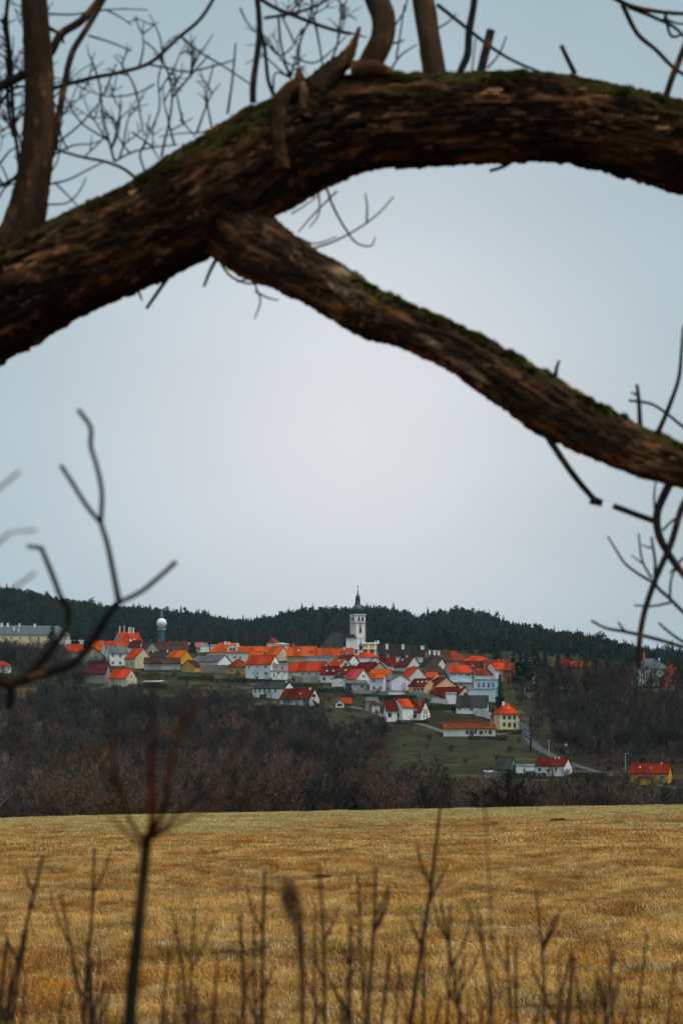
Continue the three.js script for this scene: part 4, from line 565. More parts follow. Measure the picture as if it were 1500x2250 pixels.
{ // the wooded hill on the skyline
  const R = rng(77), spots = [], geos = [...spruces.map((s) => mergeGeometries([s.wood, s.crown])), ...pines.map((s) => mergeGeometries([s.wood, s.crown])), mergeGeometries([bares[1].wood, bares[1].twigs])];
  for (let i = 0; i < 24000; i++) {
    const px = lerp(-1100, 2600, R()), D = lerp(lerp(1740, 1480, smooth(820, 900, R() < 0.4 ? px : 0)), 1320, smooth(1180, 1420, R() < 0.5 ? px : 0)) + 880 * Math.sqrt(R()), x = (px - CX) / FOC * D, leaf = fbm(x / 90, D / 60, 9, 3) > 0.60 || (D < 1850 && R() < (px < 820 ? 0.6 : 0.35)), n = 0.7 + 0.6 * R(), far = fbm(x / 40, D / 40, 3, 2), h = leaf ? 9 + 5 * R() : lerp(9, 17.5, R() * 0.6 + far * 0.5) * (R() < 0.06 ? 1.3 : 1);
        spots.push({ p: new THREE.Vector3(x, groundY(x, D) - 0.3, -D), h, w: leaf ? 1 : 0.95 + 0.6 * R(), turn: R() * 6.28, v: leaf ? 5 : R() < 0.72 ? Math.floor(R() * 3) : 3 + Math.floor(R() * 2), c: leaf ? col(0.055 * n, 0.045 * n, 0.035 * n) : col(0.022 * n, 0.040 * n, 0.034 * n) });
  }
  for (let i = 0; i < 3600; i++) { // the lower rim of the wood, down to the backs of the houses
    const px = lerp(700, 2400, R()), D = lerp(1310, 1900, Math.pow(R(), 0.8)), x = (px - CX) / FOC * D, n = 0.7 + 0.6 * R(), leaf = R() < 0.3; if ((px < 960 && D < 1530) || (px < 1140 && D < 1370)) continue;
    spots.push({ p: new THREE.Vector3(x, groundY(x, D) - 0.3, -D), h: leaf ? 6 + 4 * R() : 5.5 + 6 * R(), w: leaf ? 1.2 : 1.1 + 0.6 * R(), turn: R() * 6.28, v: leaf ? 5 : Math.floor(R() * 5), c: leaf ? col(0.055 * n, 0.045 * n, 0.035 * n) : col(0.022 * n, 0.040 * n, 0.034 * n) }); }
  wood('forest', 'dark conifer forest covering the hill behind the town', geos, spots, 'forest');
}
const bareGeo = [...bares, ...bushes].map((b) => mergeGeometries([b.wood, b.twigs]));
const clearings = (px, py) => (px > 850 && px < 1190 && py > 1606 && py < 1722) || (px > 1050 && px < 1285 && py > 1640 && py < 1740) || (px > 1330 && px < 1520 && py > 1660 && py < 1760) || (px < 90 && py > 1512 && py < 1560);
{ // leafless woods on the slope and in the valley
  const R = rng(99), slope = [], scrub = [], right = [], HUES = [[0.060, 0.060, 0.054], [0.050, 0.054, 0.050], [0.090, 0.064, 0.047], [0.125, 0.072, 0.046], [0.13, 0.105, 0.085], [0.042, 0.038, 0.032]];
  const hue = (w, x, D) => { let t = R() * w.reduce((p, q) => p + q, 0), k = 0; while ((t -= w[k]) > 0 && k < 5) k++; const n = (0.5 + R()) * (0.7 + 0.6 * fbm(x / 16, D / 16, 1, 2)); return col(...HUES[k].map((v) => v * n)); };
  const lower = (px) => (px < 170 ? 1512 : px < 310 ? 1518 : px < 540 ? 1538 : px < 715 ? 1562 : px < 860 ? 1590 : 1632) + 26 * (fbm(px / 45, 2, 8, 3) - 0.5);
  for (let i = 0; i < 9000; i++) {
    const px = lerp(-700, 1060, R()), D = lerp(905, 1125, R()), py = hillPy(px, D), x = (px - CX) / FOC * D, nz = fbm(x / 18, D / 18, 4, 3) - 0.5; if (py < lower(px) || clearings(px, py) || px > 850 + 150 * nz || (px > 690 && R() < 0.3) || nz > 0.2) continue;
    const w = smooth(1000, 920, D + 120 * nz), big = R() < 0.12 ? 1.45 : 1; slope.push({ p: new THREE.Vector3(x, groundY(x, D), -D), h: clamp((py - lower(px)) * D / FOC + (px > 700 ? 1.5 : 2.5), 2, px > 700 ? 6 : 10.5) * (0.55 + 0.5 * R()) * big, w: 0.8 + 0.5 * R(), turn: R() * 6.28, v: Math.floor(R() * 7), c: hue([4, 3, 1.2 + 3 * w, 0.4 + 4 * w, 0.7, 1.5], x, D) });
  }
  for (let i = 0; i < 14000; i++) {
    const px = lerp(-900, 2300, R()), D = lerp(380, 950, Math.pow(R(), 0.7)), py = hillPy(px, D), x = (px - CX) / FOC * D, nz = fbm(x / 22, D / 16, 6, 3) - 0.5; if (clearings(px + 60 * nz, py) || (px > 860 && D > 735 && R() < 0.85) || (px > 980 && D > 600 && R() < 0.55)) continue;
    if (px > 830 + 120 * nz && py < 1645) continue;
    const front = px > 1000, gap = fbm(x / 30 + 7, D / 14, 5, 3); if (gap > 0.58 && D > 560) continue;
    const w = smooth(820, 940, D + 160 * nz), hmax = front ? clamp((py - (px > 1340 ? 1729 : 1716)) * D / FOC, 1.4, 9) : clamp((py - lerp(1636, 1704, smooth(450, 950, px)) + 40 * nz) * D / FOC, 2.5, 12);
    scrub.push({ p: new THREE.Vector3(x, groundY(x, D), -D), h: hmax * (0.45 + 0.55 * R()) * (R() < 0.08 ? 1.35 : 1), w: 0.85 + 0.6 * R(), turn: R() * 6.28, v: Math.floor(R() * 7), c: hue([0.6 + 3 * w, 0.4 + 3 * w, 3.5, 4.5 - 3 * w + (px < 320 ? 3 : 0), 1.2, 1.5 + (D < 600 && px > 300 ? 3 : 0)], x, D) });
  }
  for (let i = 0; i < 4600; i++) {
    const px = lerp(1165, 2300, R()), D = lerp(925, 1130, R()), py = hillPy(px, D), x = (px - CX) / FOC * D; if ((px < 1270 && py > 1636) || py > 1674 || (px < 1215 && py > 1560) || (py < 1552 && R() < (px > 1380 ? 0.78 : px < 1330 ? 0.6 : 0.3))) continue;
    right.push({ p: new THREE.Vector3(x, groundY(x, D), -D), h: (py < 1545 ? 11 : py > 1645 ? 2.5 : 6) + 6 * R() * R(), w: 0.9 + 0.5 * R(), turn: R() * 6.28, v: py < 1550 ? Math.floor(R() * 5) : Math.floor(R() * 7), c: hue([1, 1.5, 1.6, 0.8, 0.5, 5], x, D) });
  }
  const left = [];
  for (let i = 0; i < 1300; i++) { const px = lerp(-500, 240, R()), py = lerp(1432, 1512, R()), D = groundD(px, py), x = (px - CX) / FOC * D; if ((px > 66 && px < 112 && py > 1438 && py < 1452) || (px < 40 && px > -40 && py > 1466 && py < 1504) || (px > 150 && py < 1470) || (px > 180 && py > 1486) || fbm(x / 20, D / 20, 3, 2) > 0.62) continue; left.push({ p: new THREE.Vector3(x, groundY(x, D), -D), h: clamp((py - 1400) * D / FOC, 2.5, px < 130 ? 12 : 8) * (0.5 + 0.6 * R()), w: 0.9 + 0.5 * R(), turn: R() * 6.28, v: Math.floor(R() * 7), c: hue([4, 4, 1, 0.3, 1.5, 1], x, D) }); }
  const waste = [];
  for (let i = 0; i < 700; i++) { const px = lerp(1200, 2100, R()), py = lerp(1640, 1700, R()), D = groundD(px, py), x = (px - CX) / FOC * D; if (px < 1370 && Math.abs(py - spline([[1200, 1656], [1262, 1682], [1330, 1702], [1420, 1722]], px)) < 9) continue; if (px < 1290 && py > 1665) continue; if (px > 1370 && px < 1500 && py > 1690) continue; waste.push({ p: new THREE.Vector3(x, groundY(x, D), -D), h: 0.8 + 2.2 * R() * R(), w: 1.2 + 0.6 * R(), turn: R() * 6.28, v: Math.floor(R() * 2), c: hue([0.4, 0.6, 2, 2, 1, 3], x, D) }); }
  wood('shrubbery', 'grey leafless thicket around the scattered houses at the left end', bareGeo, left, 'shrubbery');
  wood('undergrowth', 'brown brambles on the bank above the lower road', bareGeo.slice(5), waste, 'undergrowth');
  wood('woodland', 'dense grey leafless wood on the slope below the town', bareGeo, slope, 'woodland');
  wood('scrub', 'brown leafless scrub filling the valley behind the field', bareGeo, scrub, 'scrub');
  wood('woodland', 'dark leafless wood on the slope right of the road', bareGeo, right, 'woodland');
}
// trees that stand apart, each a thing of its own
const barkMats = [matte(0.040, 0.034, 0.028), matte(0.055, 0.040, 0.030), matte(0.036, 0.036, 0.033)], twigMats = [matte(0.060, 0.052, 0.044), matte(0.090, 0.058, 0.042), matte(0.052, 0.056, 0.052)], needle = [matte(0.017, 0.030, 0.023), matte(0.022, 0.035, 0.023)], birchBark = std(0.48, 0.44, 0.40, 0.9);
function plantTree(name, label, category, group, geo, crownName, bm, cm, pos, h, wide, turn) { const g = thing(name, label, category, pos, turn, group); mesh('trunk', geo.wood, bm, g); mesh(crownName, geo.crown ?? geo.twigs, cm, g); g.scale.set(h * wide, h, h * wide); return g; }
function tree(px, pb, pt, geo, k, label, name = 'bare_tree', group, wide = 1, category = 'tree') { const D = groundD(px, pb), x = ray(px, pb)[0] * D, h = (pb - pt) * D / FOC; return plantTree(name, label, category, group, geo, 'crown', barkMats[k % 3], geo.crown ? needle[k % 2] : twigMats[k % 3], [x, groundY(x, D), -D], h, wide, (px * 7.3) % 6.28); }
for (const [px, pb, pt, wide, l, g2] of [
  [1092, 1470, 1404, 1.6, 'broad dark spruce standing above the red roofed house with white end wall', 1], [1128, 1496, 1420, 1.5, 'leftmost spruce of the dark clump at the right end of town', 0], [1142, 1500, 1414, 1.5, 'second spruce from the left in the dark clump at right end of town', 2], [1157, 1500, 1420, 1.6, 'middle spruce in the dark clump at the right end of town', 0], [1178, 1506, 1408, 1.6, 'tallest broad spruce in the dark clump at the right end of town', 1], [1197, 1502, 1416, 1.5, 'slim rightmost spruce of the dark clump at the right end of town', 2],
  [1083, 1584, 1546, 1.1, 'small dark spruce at the foot of the tall columnar conifer', 1], [115, 1436, 1363, 1.5, 'broad cone shaped conifer by the cream building with slate roof', 1], [423, 1434, 1389, 1.2, 'small dark conifer right of the water tower', 1], [385, 1434, 1388, 1.4, 'dark conifer close to the right of the water tower', 1], [335, 1434, 1384, 1.4, 'dark conifer just left of the water tower', 0], [790, 1660, 1605, 1.4, 'lone dark spruce in the brown valley scrub', 1], [138, 1540, 1486, 1.7, 'dark spruce at the upper edge of the left wood', 1], [165, 1542, 1489, 1.7, 'second dark spruce right of the one at the left wood edge', 0], [1055, 1446, 1422, 0.9, 'single small spruce tip above the pale orange roof', 2], [561, 1434, 1403, 1.5, 'dark conifer behind the long orange roof left of the curved gable hall', 1], [1374, 1714, 1690, 1.3, 'tiny conifer beside the lamp post', 0], [1213, 1718, 1694, 1.4, 'little spruce in front of the white bungalow', 1], [1226, 1500, 1424, 1.4, 'dark evergreen at the left end of the right hand wood', 0], [1312, 1500, 1418, 1.3, 'dark pine towering over the brick red building', 1], [1382, 1502, 1428, 1.2, 'dark evergreen left of the slate roofed manor', 0]]) tree(px, pb, pt, spruces[g2], g2, l, 'spruce_tree', 'single dark conifers', wide);
tree(1098, 1572, 1476, column, 1, 'tall columnar dark conifer in front of the light blue building', 'columnar_conifer', 'single dark conifers', 1.15);
for (const [px, pb, pt, wd] of [[160, 1434, 1378, 0.9], [168, 1434, 1374, 1.3], [187, 1434, 1376, 0.75], [197, 1434, 1374, 0.8]]) tree(px, pb, pt, column, 0, ({ 160: 'slim left conifer of the pair right of the cone shaped conifer', 168: 'wider right conifer of the pair beside the cone shaped conifer', 187: 'left of two thin column conifers behind the dark branch', 197: 'right of two thin column conifers behind the dark branch' })[px], 'columnar_conifer', 'single dark conifers', wd);
tree(1165, 1652, 1556, oakT, 0, 'big spreading leafless oak beside the road bend', 'oak_tree', undefined, 1);
for (const [px, pb, pt, l] of [[460, 1440, 1362, 'large leafless tree on the skyline right of the water tower'], [640, 1440, 1392, 'leafless round tree on the skyline right of the curved gable hall'], [668, 1440, 1396, 'lower leafless tree left of the church nave'], [540, 1424, 1386, 'leafless tree on the skyline above the large hipped orange roof'], [735, 1425, 1376, 'leafless tree rising behind the church nave'], [405, 1436, 1372, 'leafless tree just right of the water tower']]) tree(px, pb, pt, bares[2], 1, l, 'bare_tree', 'leafless trees behind the town', 1.3);
{ const R = rng(5), lightBark = matte(0.10, 0.09, 0.078), lightTwig = [matte(0.11, 0.095, 0.082), matte(0.12, 0.085, 0.065)]; let k = 0;
  const used = new Map(), nearest = (marks, px) => marks.reduce((p, q) => Math.abs(q[0] - px) < Math.abs(p[0] - px) ? q : p)[1];
  const FRONT = [[210, 'maroon roofed grey house'], [268, 'cream cottage with bright red roof'], [332, 'white carport'], [400, 'ochre gabled cottage'], [460, 'grey green barn'], [518, 'low yellow house'], [567, 'tall white house'], [615, 'pink and white house'], [660, 'long white front house'], [712, 'dark red roof with two roof lights'], [745, 'glazed annex'], [792, 'grey lean-to shed'], [838, 'lilac house'], [880, 'low white annex'], [920, 'peach house with roof lights'], [990, 'narrow white outbuilding']], LEFT = [[60, 'long cream building'], [92, 'small flat roofed house'], [130, 'cone shaped conifer'], [160, 'pale metal roof'], [200, 'grey brown gabled house'], [235, 'maroon roofed grey house']], WOOD = [[1185, 'small low white cottage'], [1220, 'big spreading oak'], [1250, 'green cabinet mast'], [1290, 'brick red building'], [1340, 'dark pine'], [1373, 'pale lamp post'], [1430, 'slate roofed manor'], [1482, 'orange brick gabled house']], MEADOW = [[895, 'white villa'], [960, 'brown paling fence'], [1020, 'red roofed stable'], [1076, 'tiny grey shed'], [1120, 'mint green gable']], LOWER = [[1150, 'white garage'], [1213, 'white bungalow'], [1265, 'bungalow gable'], [1330, 'brown paling fence'], [1373, 'pale lamp post'], [1430, 'amber yellow house'], [1475, 'amber house gable']];
  const marksOf = (group) => /right hand/.test(group) ? ['by', WOOD] : /left end/.test(group) ? ['near the', LEFT] : /meadow/.test(group) ? ['in line with', MEADOW] : /bungalows/.test(group) ? ['near the', LOWER] : /columnar/.test(group) ? null : [/close to/.test(group) ? 'against' : 'below', FRONT];
  const row = (n, f, name, group, base, hs, geos, cat, mats = 0) => { const all = []; for (let i = 0; i < n; i++) { const [px, pb] = f(i, R), mk = marksOf(group); all.push([px, pb]); }
    const short = all.map(([px]) => { const mk = marksOf(group); return mk ? (/right hand/.test(group) ? 'thin leafless tree in the right wood, ' : /town front/.test(group) ? 'small leafless garden tree ' : /close to/.test(group) ? 'leafless tree hard ' : /left end/.test(group) ? 'leafless tree at left end of town, ' : /terraced/.test(group) ? 'low terrace shrub ' : 'leafless shrub ') + mk[0].replace(/ ?the$/, '') + ' the ' + nearest(mk[1], px) : base; });
    const names = short.map((s, i) => { const same = all.map((q, k) => [q[0], k]).filter(([, k]) => short[k] === s).sort((p, q) => p[0] - q[0]), k = same.findIndex((q) => q[1] === i); return same.length < 2 ? s : s + (k ? ', ' + ordinal(k + 1) + ' from left' : ', leftmost'); });
    for (let i = 0; i < n; i++) { const [px, pb] = all[i], label = names[i], g = geos[k++ % geos.length], D = groundD(px, pb), x = ray(px, pb)[0] * D; plantTree(name, label, cat, group, g, 'crown', mats ? mats : barkMats[k % 3], mats === lightBark ? lightTwig[k % 2] : twigMats[(k + (hs[2] ?? 0)) % 3], [x, groundY(x, D), -D], lerp(hs[0], hs[1], R()), 0.8 + 0.5 * R(), R() * 6.28); } };
  row(60, (i, R) => [lerp(1178, 1510, (i + R()) / 60), lerp(i > 38 && i % 4 ? 1580 : 1530, 1650, Math.pow(R(), 1.3)) + (i % 2 ? 0 : 8)], 'bare_tree', 'tall leafless trees of the right hand wood', 'tall thin leafless tree in the dark wood right of the road', [13, 19], [bares[0], bares[1], bares[4]], 'tree');
  row(40, (i, R) => [lerp(310, 850, (i + R()) / 40), lerp(1510, 1556, R()) + (i % 3 ? 0 : 12)], 'bare_tree', 'leafless garden trees under the town front', 'small leafless tree in the dark gardens under the town front', [4, 7.5], [bares[0], bares[2], bares[3]], 'tree', lightBark);
  row(26, (i, R) => [lerp(60, 235, (i + R()) / 26), lerp(1446, 1500, R())], 'bare_tree', 'leafless trees around the left end of town', 'leafless tree among the scattered houses at the left end of town', [6, 10], [bares[0], bares[3], bares[2]], 'tree', lightBark);
  row(46, (i, R) => [lerp(300, 720, (i + R()) / 46), lerp(1484, 1548, R())], 'shrub', 'shrubs in the terraced gardens at left', 'low dark shrub in the terraced gardens under the left town houses', [1.4, 3.2], bushes, 'shrub');
  row(30, (i, R) => [lerp(640, 1000, (i + R()) / 30), lerp(1524, 1600, R())], 'shrub', 'shrubs in the gardens below the town', 'low dark shrub in the gardens between lilac house and villa', [1.6, 3.6], bushes, 'shrub');
  row(13, (i, R) => [lerp(880, 1150, (i + R()) / 13), lerp(1625, 1706, R())], 'shrub', 'shrubs on the green meadow', 'leafless shrub dotted on the green meadow', [1.6, 4], bushes, 'shrub', barkMats[1]);
  row(26, (i, R) => [lerp(1130, 1480, (i + R()) / 26), lerp(1712, 1738, R())], 'shrub', 'shrubs around the valley bungalows', 'brown leafless shrub around the valley bungalows', [2, 4.4], bushes, 'shrub', barkMats[1]);
  row(16, (i, R) => [1118 + 55 * R(), 1500 + 50 * R()], 'bare_tree', 'rounded leafless trees beside the columnar conifer', 'rounded brown leafless tree right of the columnar conifer', [6, 9.5], [bares[2], bares[3]], 'tree');
  row(14, (i, R) => [[350, 385, 620, 655, 690, 560, 585, 885, 905, 1040, 1130, 30, 50, 505][i], [1482, 1490, 1500, 1556, 1560, 1502, 1503, 1530, 1606, 1600, 1600, 1500, 1492, 1486][i]], 'bare_tree', 'leafless trees close to the houses', 'small leafless tree growing close against a house wall', [4, 7], [bares[0], bares[2]], 'tree', barkMats[0]); }
for (const [px, pb, pt, l] of [[415, 1722, 1640, 'pale stemmed birch left in the brown valley scrub'], [398, 1726, 1652, 'smaller pale stemmed birch at far left in the valley scrub'], [600, 1706, 1622, 'pale stemmed birch in the middle of the valley scrub'], [800, 1776, 1680, 'pale grey birch near the field edge at centre'], [770, 1752, 1662, 'pale birch below the lone dark spruce'], [1020, 1790, 1716, 'pale stemmed birch at the field edge below the mint green gable']]) { const D = groundD(px, pb), x = ray(px, pb)[0] * D; plantTree('birch_tree', l, 'tree', 'pale birches in the scrub', bares[4], 'crown', birchBark, twigMats[1], [x, groundY(x, D), -D], (pb - pt) * D / FOC, 1.2, px); }

// hedges and paling fences between the plots
{ const R = rng(44), leafG = (() => { const t = new Tri(), r = rng(2); for (let i = 0; i < 700; i++) { const c = V((r() - 0.5) * 1, r() * 1, (r() - 0.5) * 1), q = () => c.clone().add(V((r() - 0.5) * 0.12, (r() - 0.5) * 0.22, (r() - 0.5) * 0.5)); t.tri(q(), q(), q()); } return t.geo(); })(), hm = [matte(0.026, 0.036, 0.018), matte(0.050, 0.040, 0.024)];
  for (const [px, py, len, h, k, l] of [[335, 1512, 14, 1.8, 0, 'dark hedge right of the white carport'], [430, 1494, 18, 1.6, 0, 'dark hedge under the ochre gabled cottage'], [515, 1500, 12, 1.8, 0, 'dark hedge below the low yellow house'], [560, 1500, 16, 1.4, 0, 'low hedge at the foot of the tall white house'], [668, 1510, 18, 1.5, 1, 'brown hedge under the rough retaining wall'], [735, 1522, 16, 1.6, 0, 'hedge below the glazed annex'], [792, 1532, 14, 1.4, 1, 'brown hedge under the low garden wall'], [870, 1536, 18, 1.6, 0, 'hedge in front of the low white annex'], [965, 1560, 16, 2, 0, 'hedge left of the mossy roofed barn'], [905, 1590, 14, 1.4, 0, 'clipped hedge before the white villa'], [1070, 1626, 16, 1.4, 1, 'brown hedge below the red roofed stable'], [1120, 1612, 10, 1.6, 0, 'hedge at the foot of the cream two storey house'], [1150, 1712, 16, 2, 0, 'hedge before the white garage at the valley bottom'], [1290, 1708, 12, 1.6, 1, 'brown hedge right of the white bungalow'], [1350, 1716, 14, 1.6, 0, 'hedge left of the amber yellow house'], [600, 1560, 18, 1.6, 1, 'brown hedge below the white cottage with dark red roof']]) {
    const p = onHill(px, py), q = mesh('hedge', leafG, hm[k], scene); tag(q, l, 'hedge', 'hedges between the plots'); q.position.set(p.x, p.y - 0.3, p.z); q.scale.set(len, h + 0.4, 1.4); q.rotation.y = (R() - 0.5) * 0.5; }
  const pal = boxG(-0.05, 0.05, 0, 1.15, -0.02, 0.02), rail = boxG(-0.5, 0.5, -0.05, 0.05, -0.03, 0.03), fm2 = [std(0.34, 0.32, 0.29, 0.9), std(0.13, 0.09, 0.06, 0.9)];
  for (const [x0, y0, x1, y1, k, l] of [[1205, 1672, 1262, 1692, 0, 'grey paling fence along the road above the bungalow'], [870, 1603, 960, 1620, 1, 'brown paling fence on the meadow below the villa'], [1290, 1706, 1365, 1712, 1, 'brown paling fence left of the amber yellow house'], [960, 1624, 1090, 1630, 1, 'brown paling fence below the red roofed stable'], [700, 1512, 730, 1514, 0, 'grey paling fence below the dark red roof with two roof lights']]) {
    const a = onHill(x0, y0), b = onHill(x1, y1), n = Math.max(6, Math.round(a.distanceTo(b) / 0.9)), g = thing('paling_fence', l, 'fence', a.toArray(), 0, 'paling fences'), turn = -Math.atan2(b.z - a.z, b.x - a.x);
    for (let i = 0; i <= n; i++) { const t = i / n, x = lerp(a.x, b.x, t), z = lerp(a.z, b.z, t), m = mesh('paling', pal, fm2[k], g); m.position.set(x - a.x, groundY(x, -z) - a.y, z - a.z); m.rotation.y = turn; m.scale.setScalar(0.95 + 0.15 * R()); if (i) { const xm = lerp(a.x, b.x, t - 0.5 / n), zm = lerp(a.z, b.z, t - 0.5 / n), r2 = mesh('rail', rail, fm2[k], g); r2.position.set(xm - a.x, groundY(xm, -zm) - a.y + 0.85, zm - a.z); r2.rotation.y = turn; r2.scale.x = a.distanceTo(b) / n; } } } }

// ---------------------------------------------------------------- the field: dry grass
{
  const R = rng(12), tuft = (seed, n, hgt, sprd, wd) => { const r = rng(seed), t = new Tri(); for (let i = 0; i < n; i++) { const a = r() * 6.283, rad = sprd * Math.sqrt(r()) * 0.6, b = V(Math.cos(a) * rad, -0.01, Math.sin(a) * rad), lean = 0.35 + 1.1 * r(), d = r() * 6.283, h = hgt * (0.5 + 0.7 * r()), m = b.clone().add(V(Math.cos(d) * h * lean * 0.35, h * 0.7, Math.sin(d) * h * lean * 0.35)), e = b.clone().add(V(Math.cos(d) * h * lean, h * (1.05 - 0.4 * lean), Math.sin(d) * h * lean)), s = V(-Math.sin(d + r()), 0, Math.cos(d + r())).multiplyScalar(wd * (0.6 + 0.7 * r())); t.tri(b.clone().add(s), b.clone().sub(s), m); t.tri(b.clone().add(s), m, m.clone().addScaledVector(s, 0.7)); t.tri(m.clone().addScaledVector(s, 0.7), m.clone().addScaledVector(s, -0.5), e); } return t.geo(); };
  const near = [tuft(1, 46, 0.085, 0.17, 0.0026), tuft(2, 46, 0.065, 0.2, 0.0026), tuft(3, 36, 0.11, 0.14, 0.0024)], far = [tuft(4, 40, 0.10, 0.36, 0.006), tuft(5, 40, 0.075, 0.4, 0.006)];
  const straw = [0.68, 0.39, 0.115], ochre = [0.50, 0.225, 0.046], rustc = [0.19, 0.068, 0.017], green = [0.24, 0.21, 0.07], pale = [0.74, 0.55, 0.27], sage = [0.47, 0.375, 0.14];
  const mixc = (a, b, t) => a.map((v, i) => lerp(v, b[i], t));
  const tone = (x, D) => {
    const s = D / 40, n = fbm(x * 0.9, D * 0.45, 3, 4), p = fbm(x * 0.22 + 30, D * 0.10, 6, 3), q = fbm(x * 2.4, D * 1.0, 12, 3);
    let c = mixc(ochre, straw, smooth(0.34, 0.62, n)); c = mixc(c, rustc, smooth(0.52, 0.64, q) * 0.62); c = mixc(c, rustc, smooth(0.52, 0.66, fbm(x * 5, D * 2.4, 31, 2)) * 0.5); c = mixc(c, green, smooth(0.56, 0.68, fbm(x * 1.1 + 50, D * 0.5, 16, 3)) * 0.32);
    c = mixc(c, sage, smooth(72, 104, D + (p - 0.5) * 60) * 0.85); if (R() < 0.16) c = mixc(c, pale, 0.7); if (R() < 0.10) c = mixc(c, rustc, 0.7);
    const k = 0.78 + 0.56 * R(); return col(c[0] * k, c[1] * k, c[2] * k);
  };
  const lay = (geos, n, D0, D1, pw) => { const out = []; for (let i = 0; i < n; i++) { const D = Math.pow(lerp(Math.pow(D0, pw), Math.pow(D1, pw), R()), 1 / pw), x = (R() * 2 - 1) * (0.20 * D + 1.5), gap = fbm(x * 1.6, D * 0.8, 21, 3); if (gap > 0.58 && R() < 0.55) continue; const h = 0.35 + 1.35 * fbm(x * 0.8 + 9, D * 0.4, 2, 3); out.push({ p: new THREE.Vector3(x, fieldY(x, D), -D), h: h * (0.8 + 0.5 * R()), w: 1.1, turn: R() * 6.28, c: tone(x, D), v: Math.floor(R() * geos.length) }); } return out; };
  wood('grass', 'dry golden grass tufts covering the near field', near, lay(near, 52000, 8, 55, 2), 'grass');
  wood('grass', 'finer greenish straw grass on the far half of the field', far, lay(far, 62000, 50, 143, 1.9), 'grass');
  // a few dark clods and dead tussocks on the sward
  for (const [px, D, wd, l] of [[1225, 92, 0.36, 'dark flat molehill on the far right of the field'], [705, 41, 0.13, 'dark clod patch in the middle of the field'], [1450, 84, 0.16, 'small dark clod near the right field edge'], [100, 30, 0.07, 'little black clod at the left of the field'], [1190, 56, 0.10, 'dark clod right of the tall leaning stalk'], [745, 80, 0.12, 'small clod at the centre of the far field'], [1495, 55, 0.14, 'dark clod cut by the right edge']]) {
    const x = (px - CX) / FOC * D, r = rng(px), g = new THREE.IcosahedronGeometry(wd, 3), P = g.attributes.position; for (let i = 0; i < P.count; i++) { const v = V(P.getX(i), P.getY(i), P.getZ(i)), k = 0.6 + 0.8 * fbm(v.x * 7 / wd * 0.4 + px, v.y * 7 / wd * 0.4, v.z * 7 / wd * 0.4, 3); P.setXYZ(i, v.x * k, v.y * k * 0.26, v.z * k); } g.computeVertexNormals();
    tag(mesh('soil_clod', g, matte(0.036, 0.019, 0.011), scene), l, 'clod', 'dark clods on the field').position.set(x, fieldY(x, D) + 0.02, -D);
  }
}

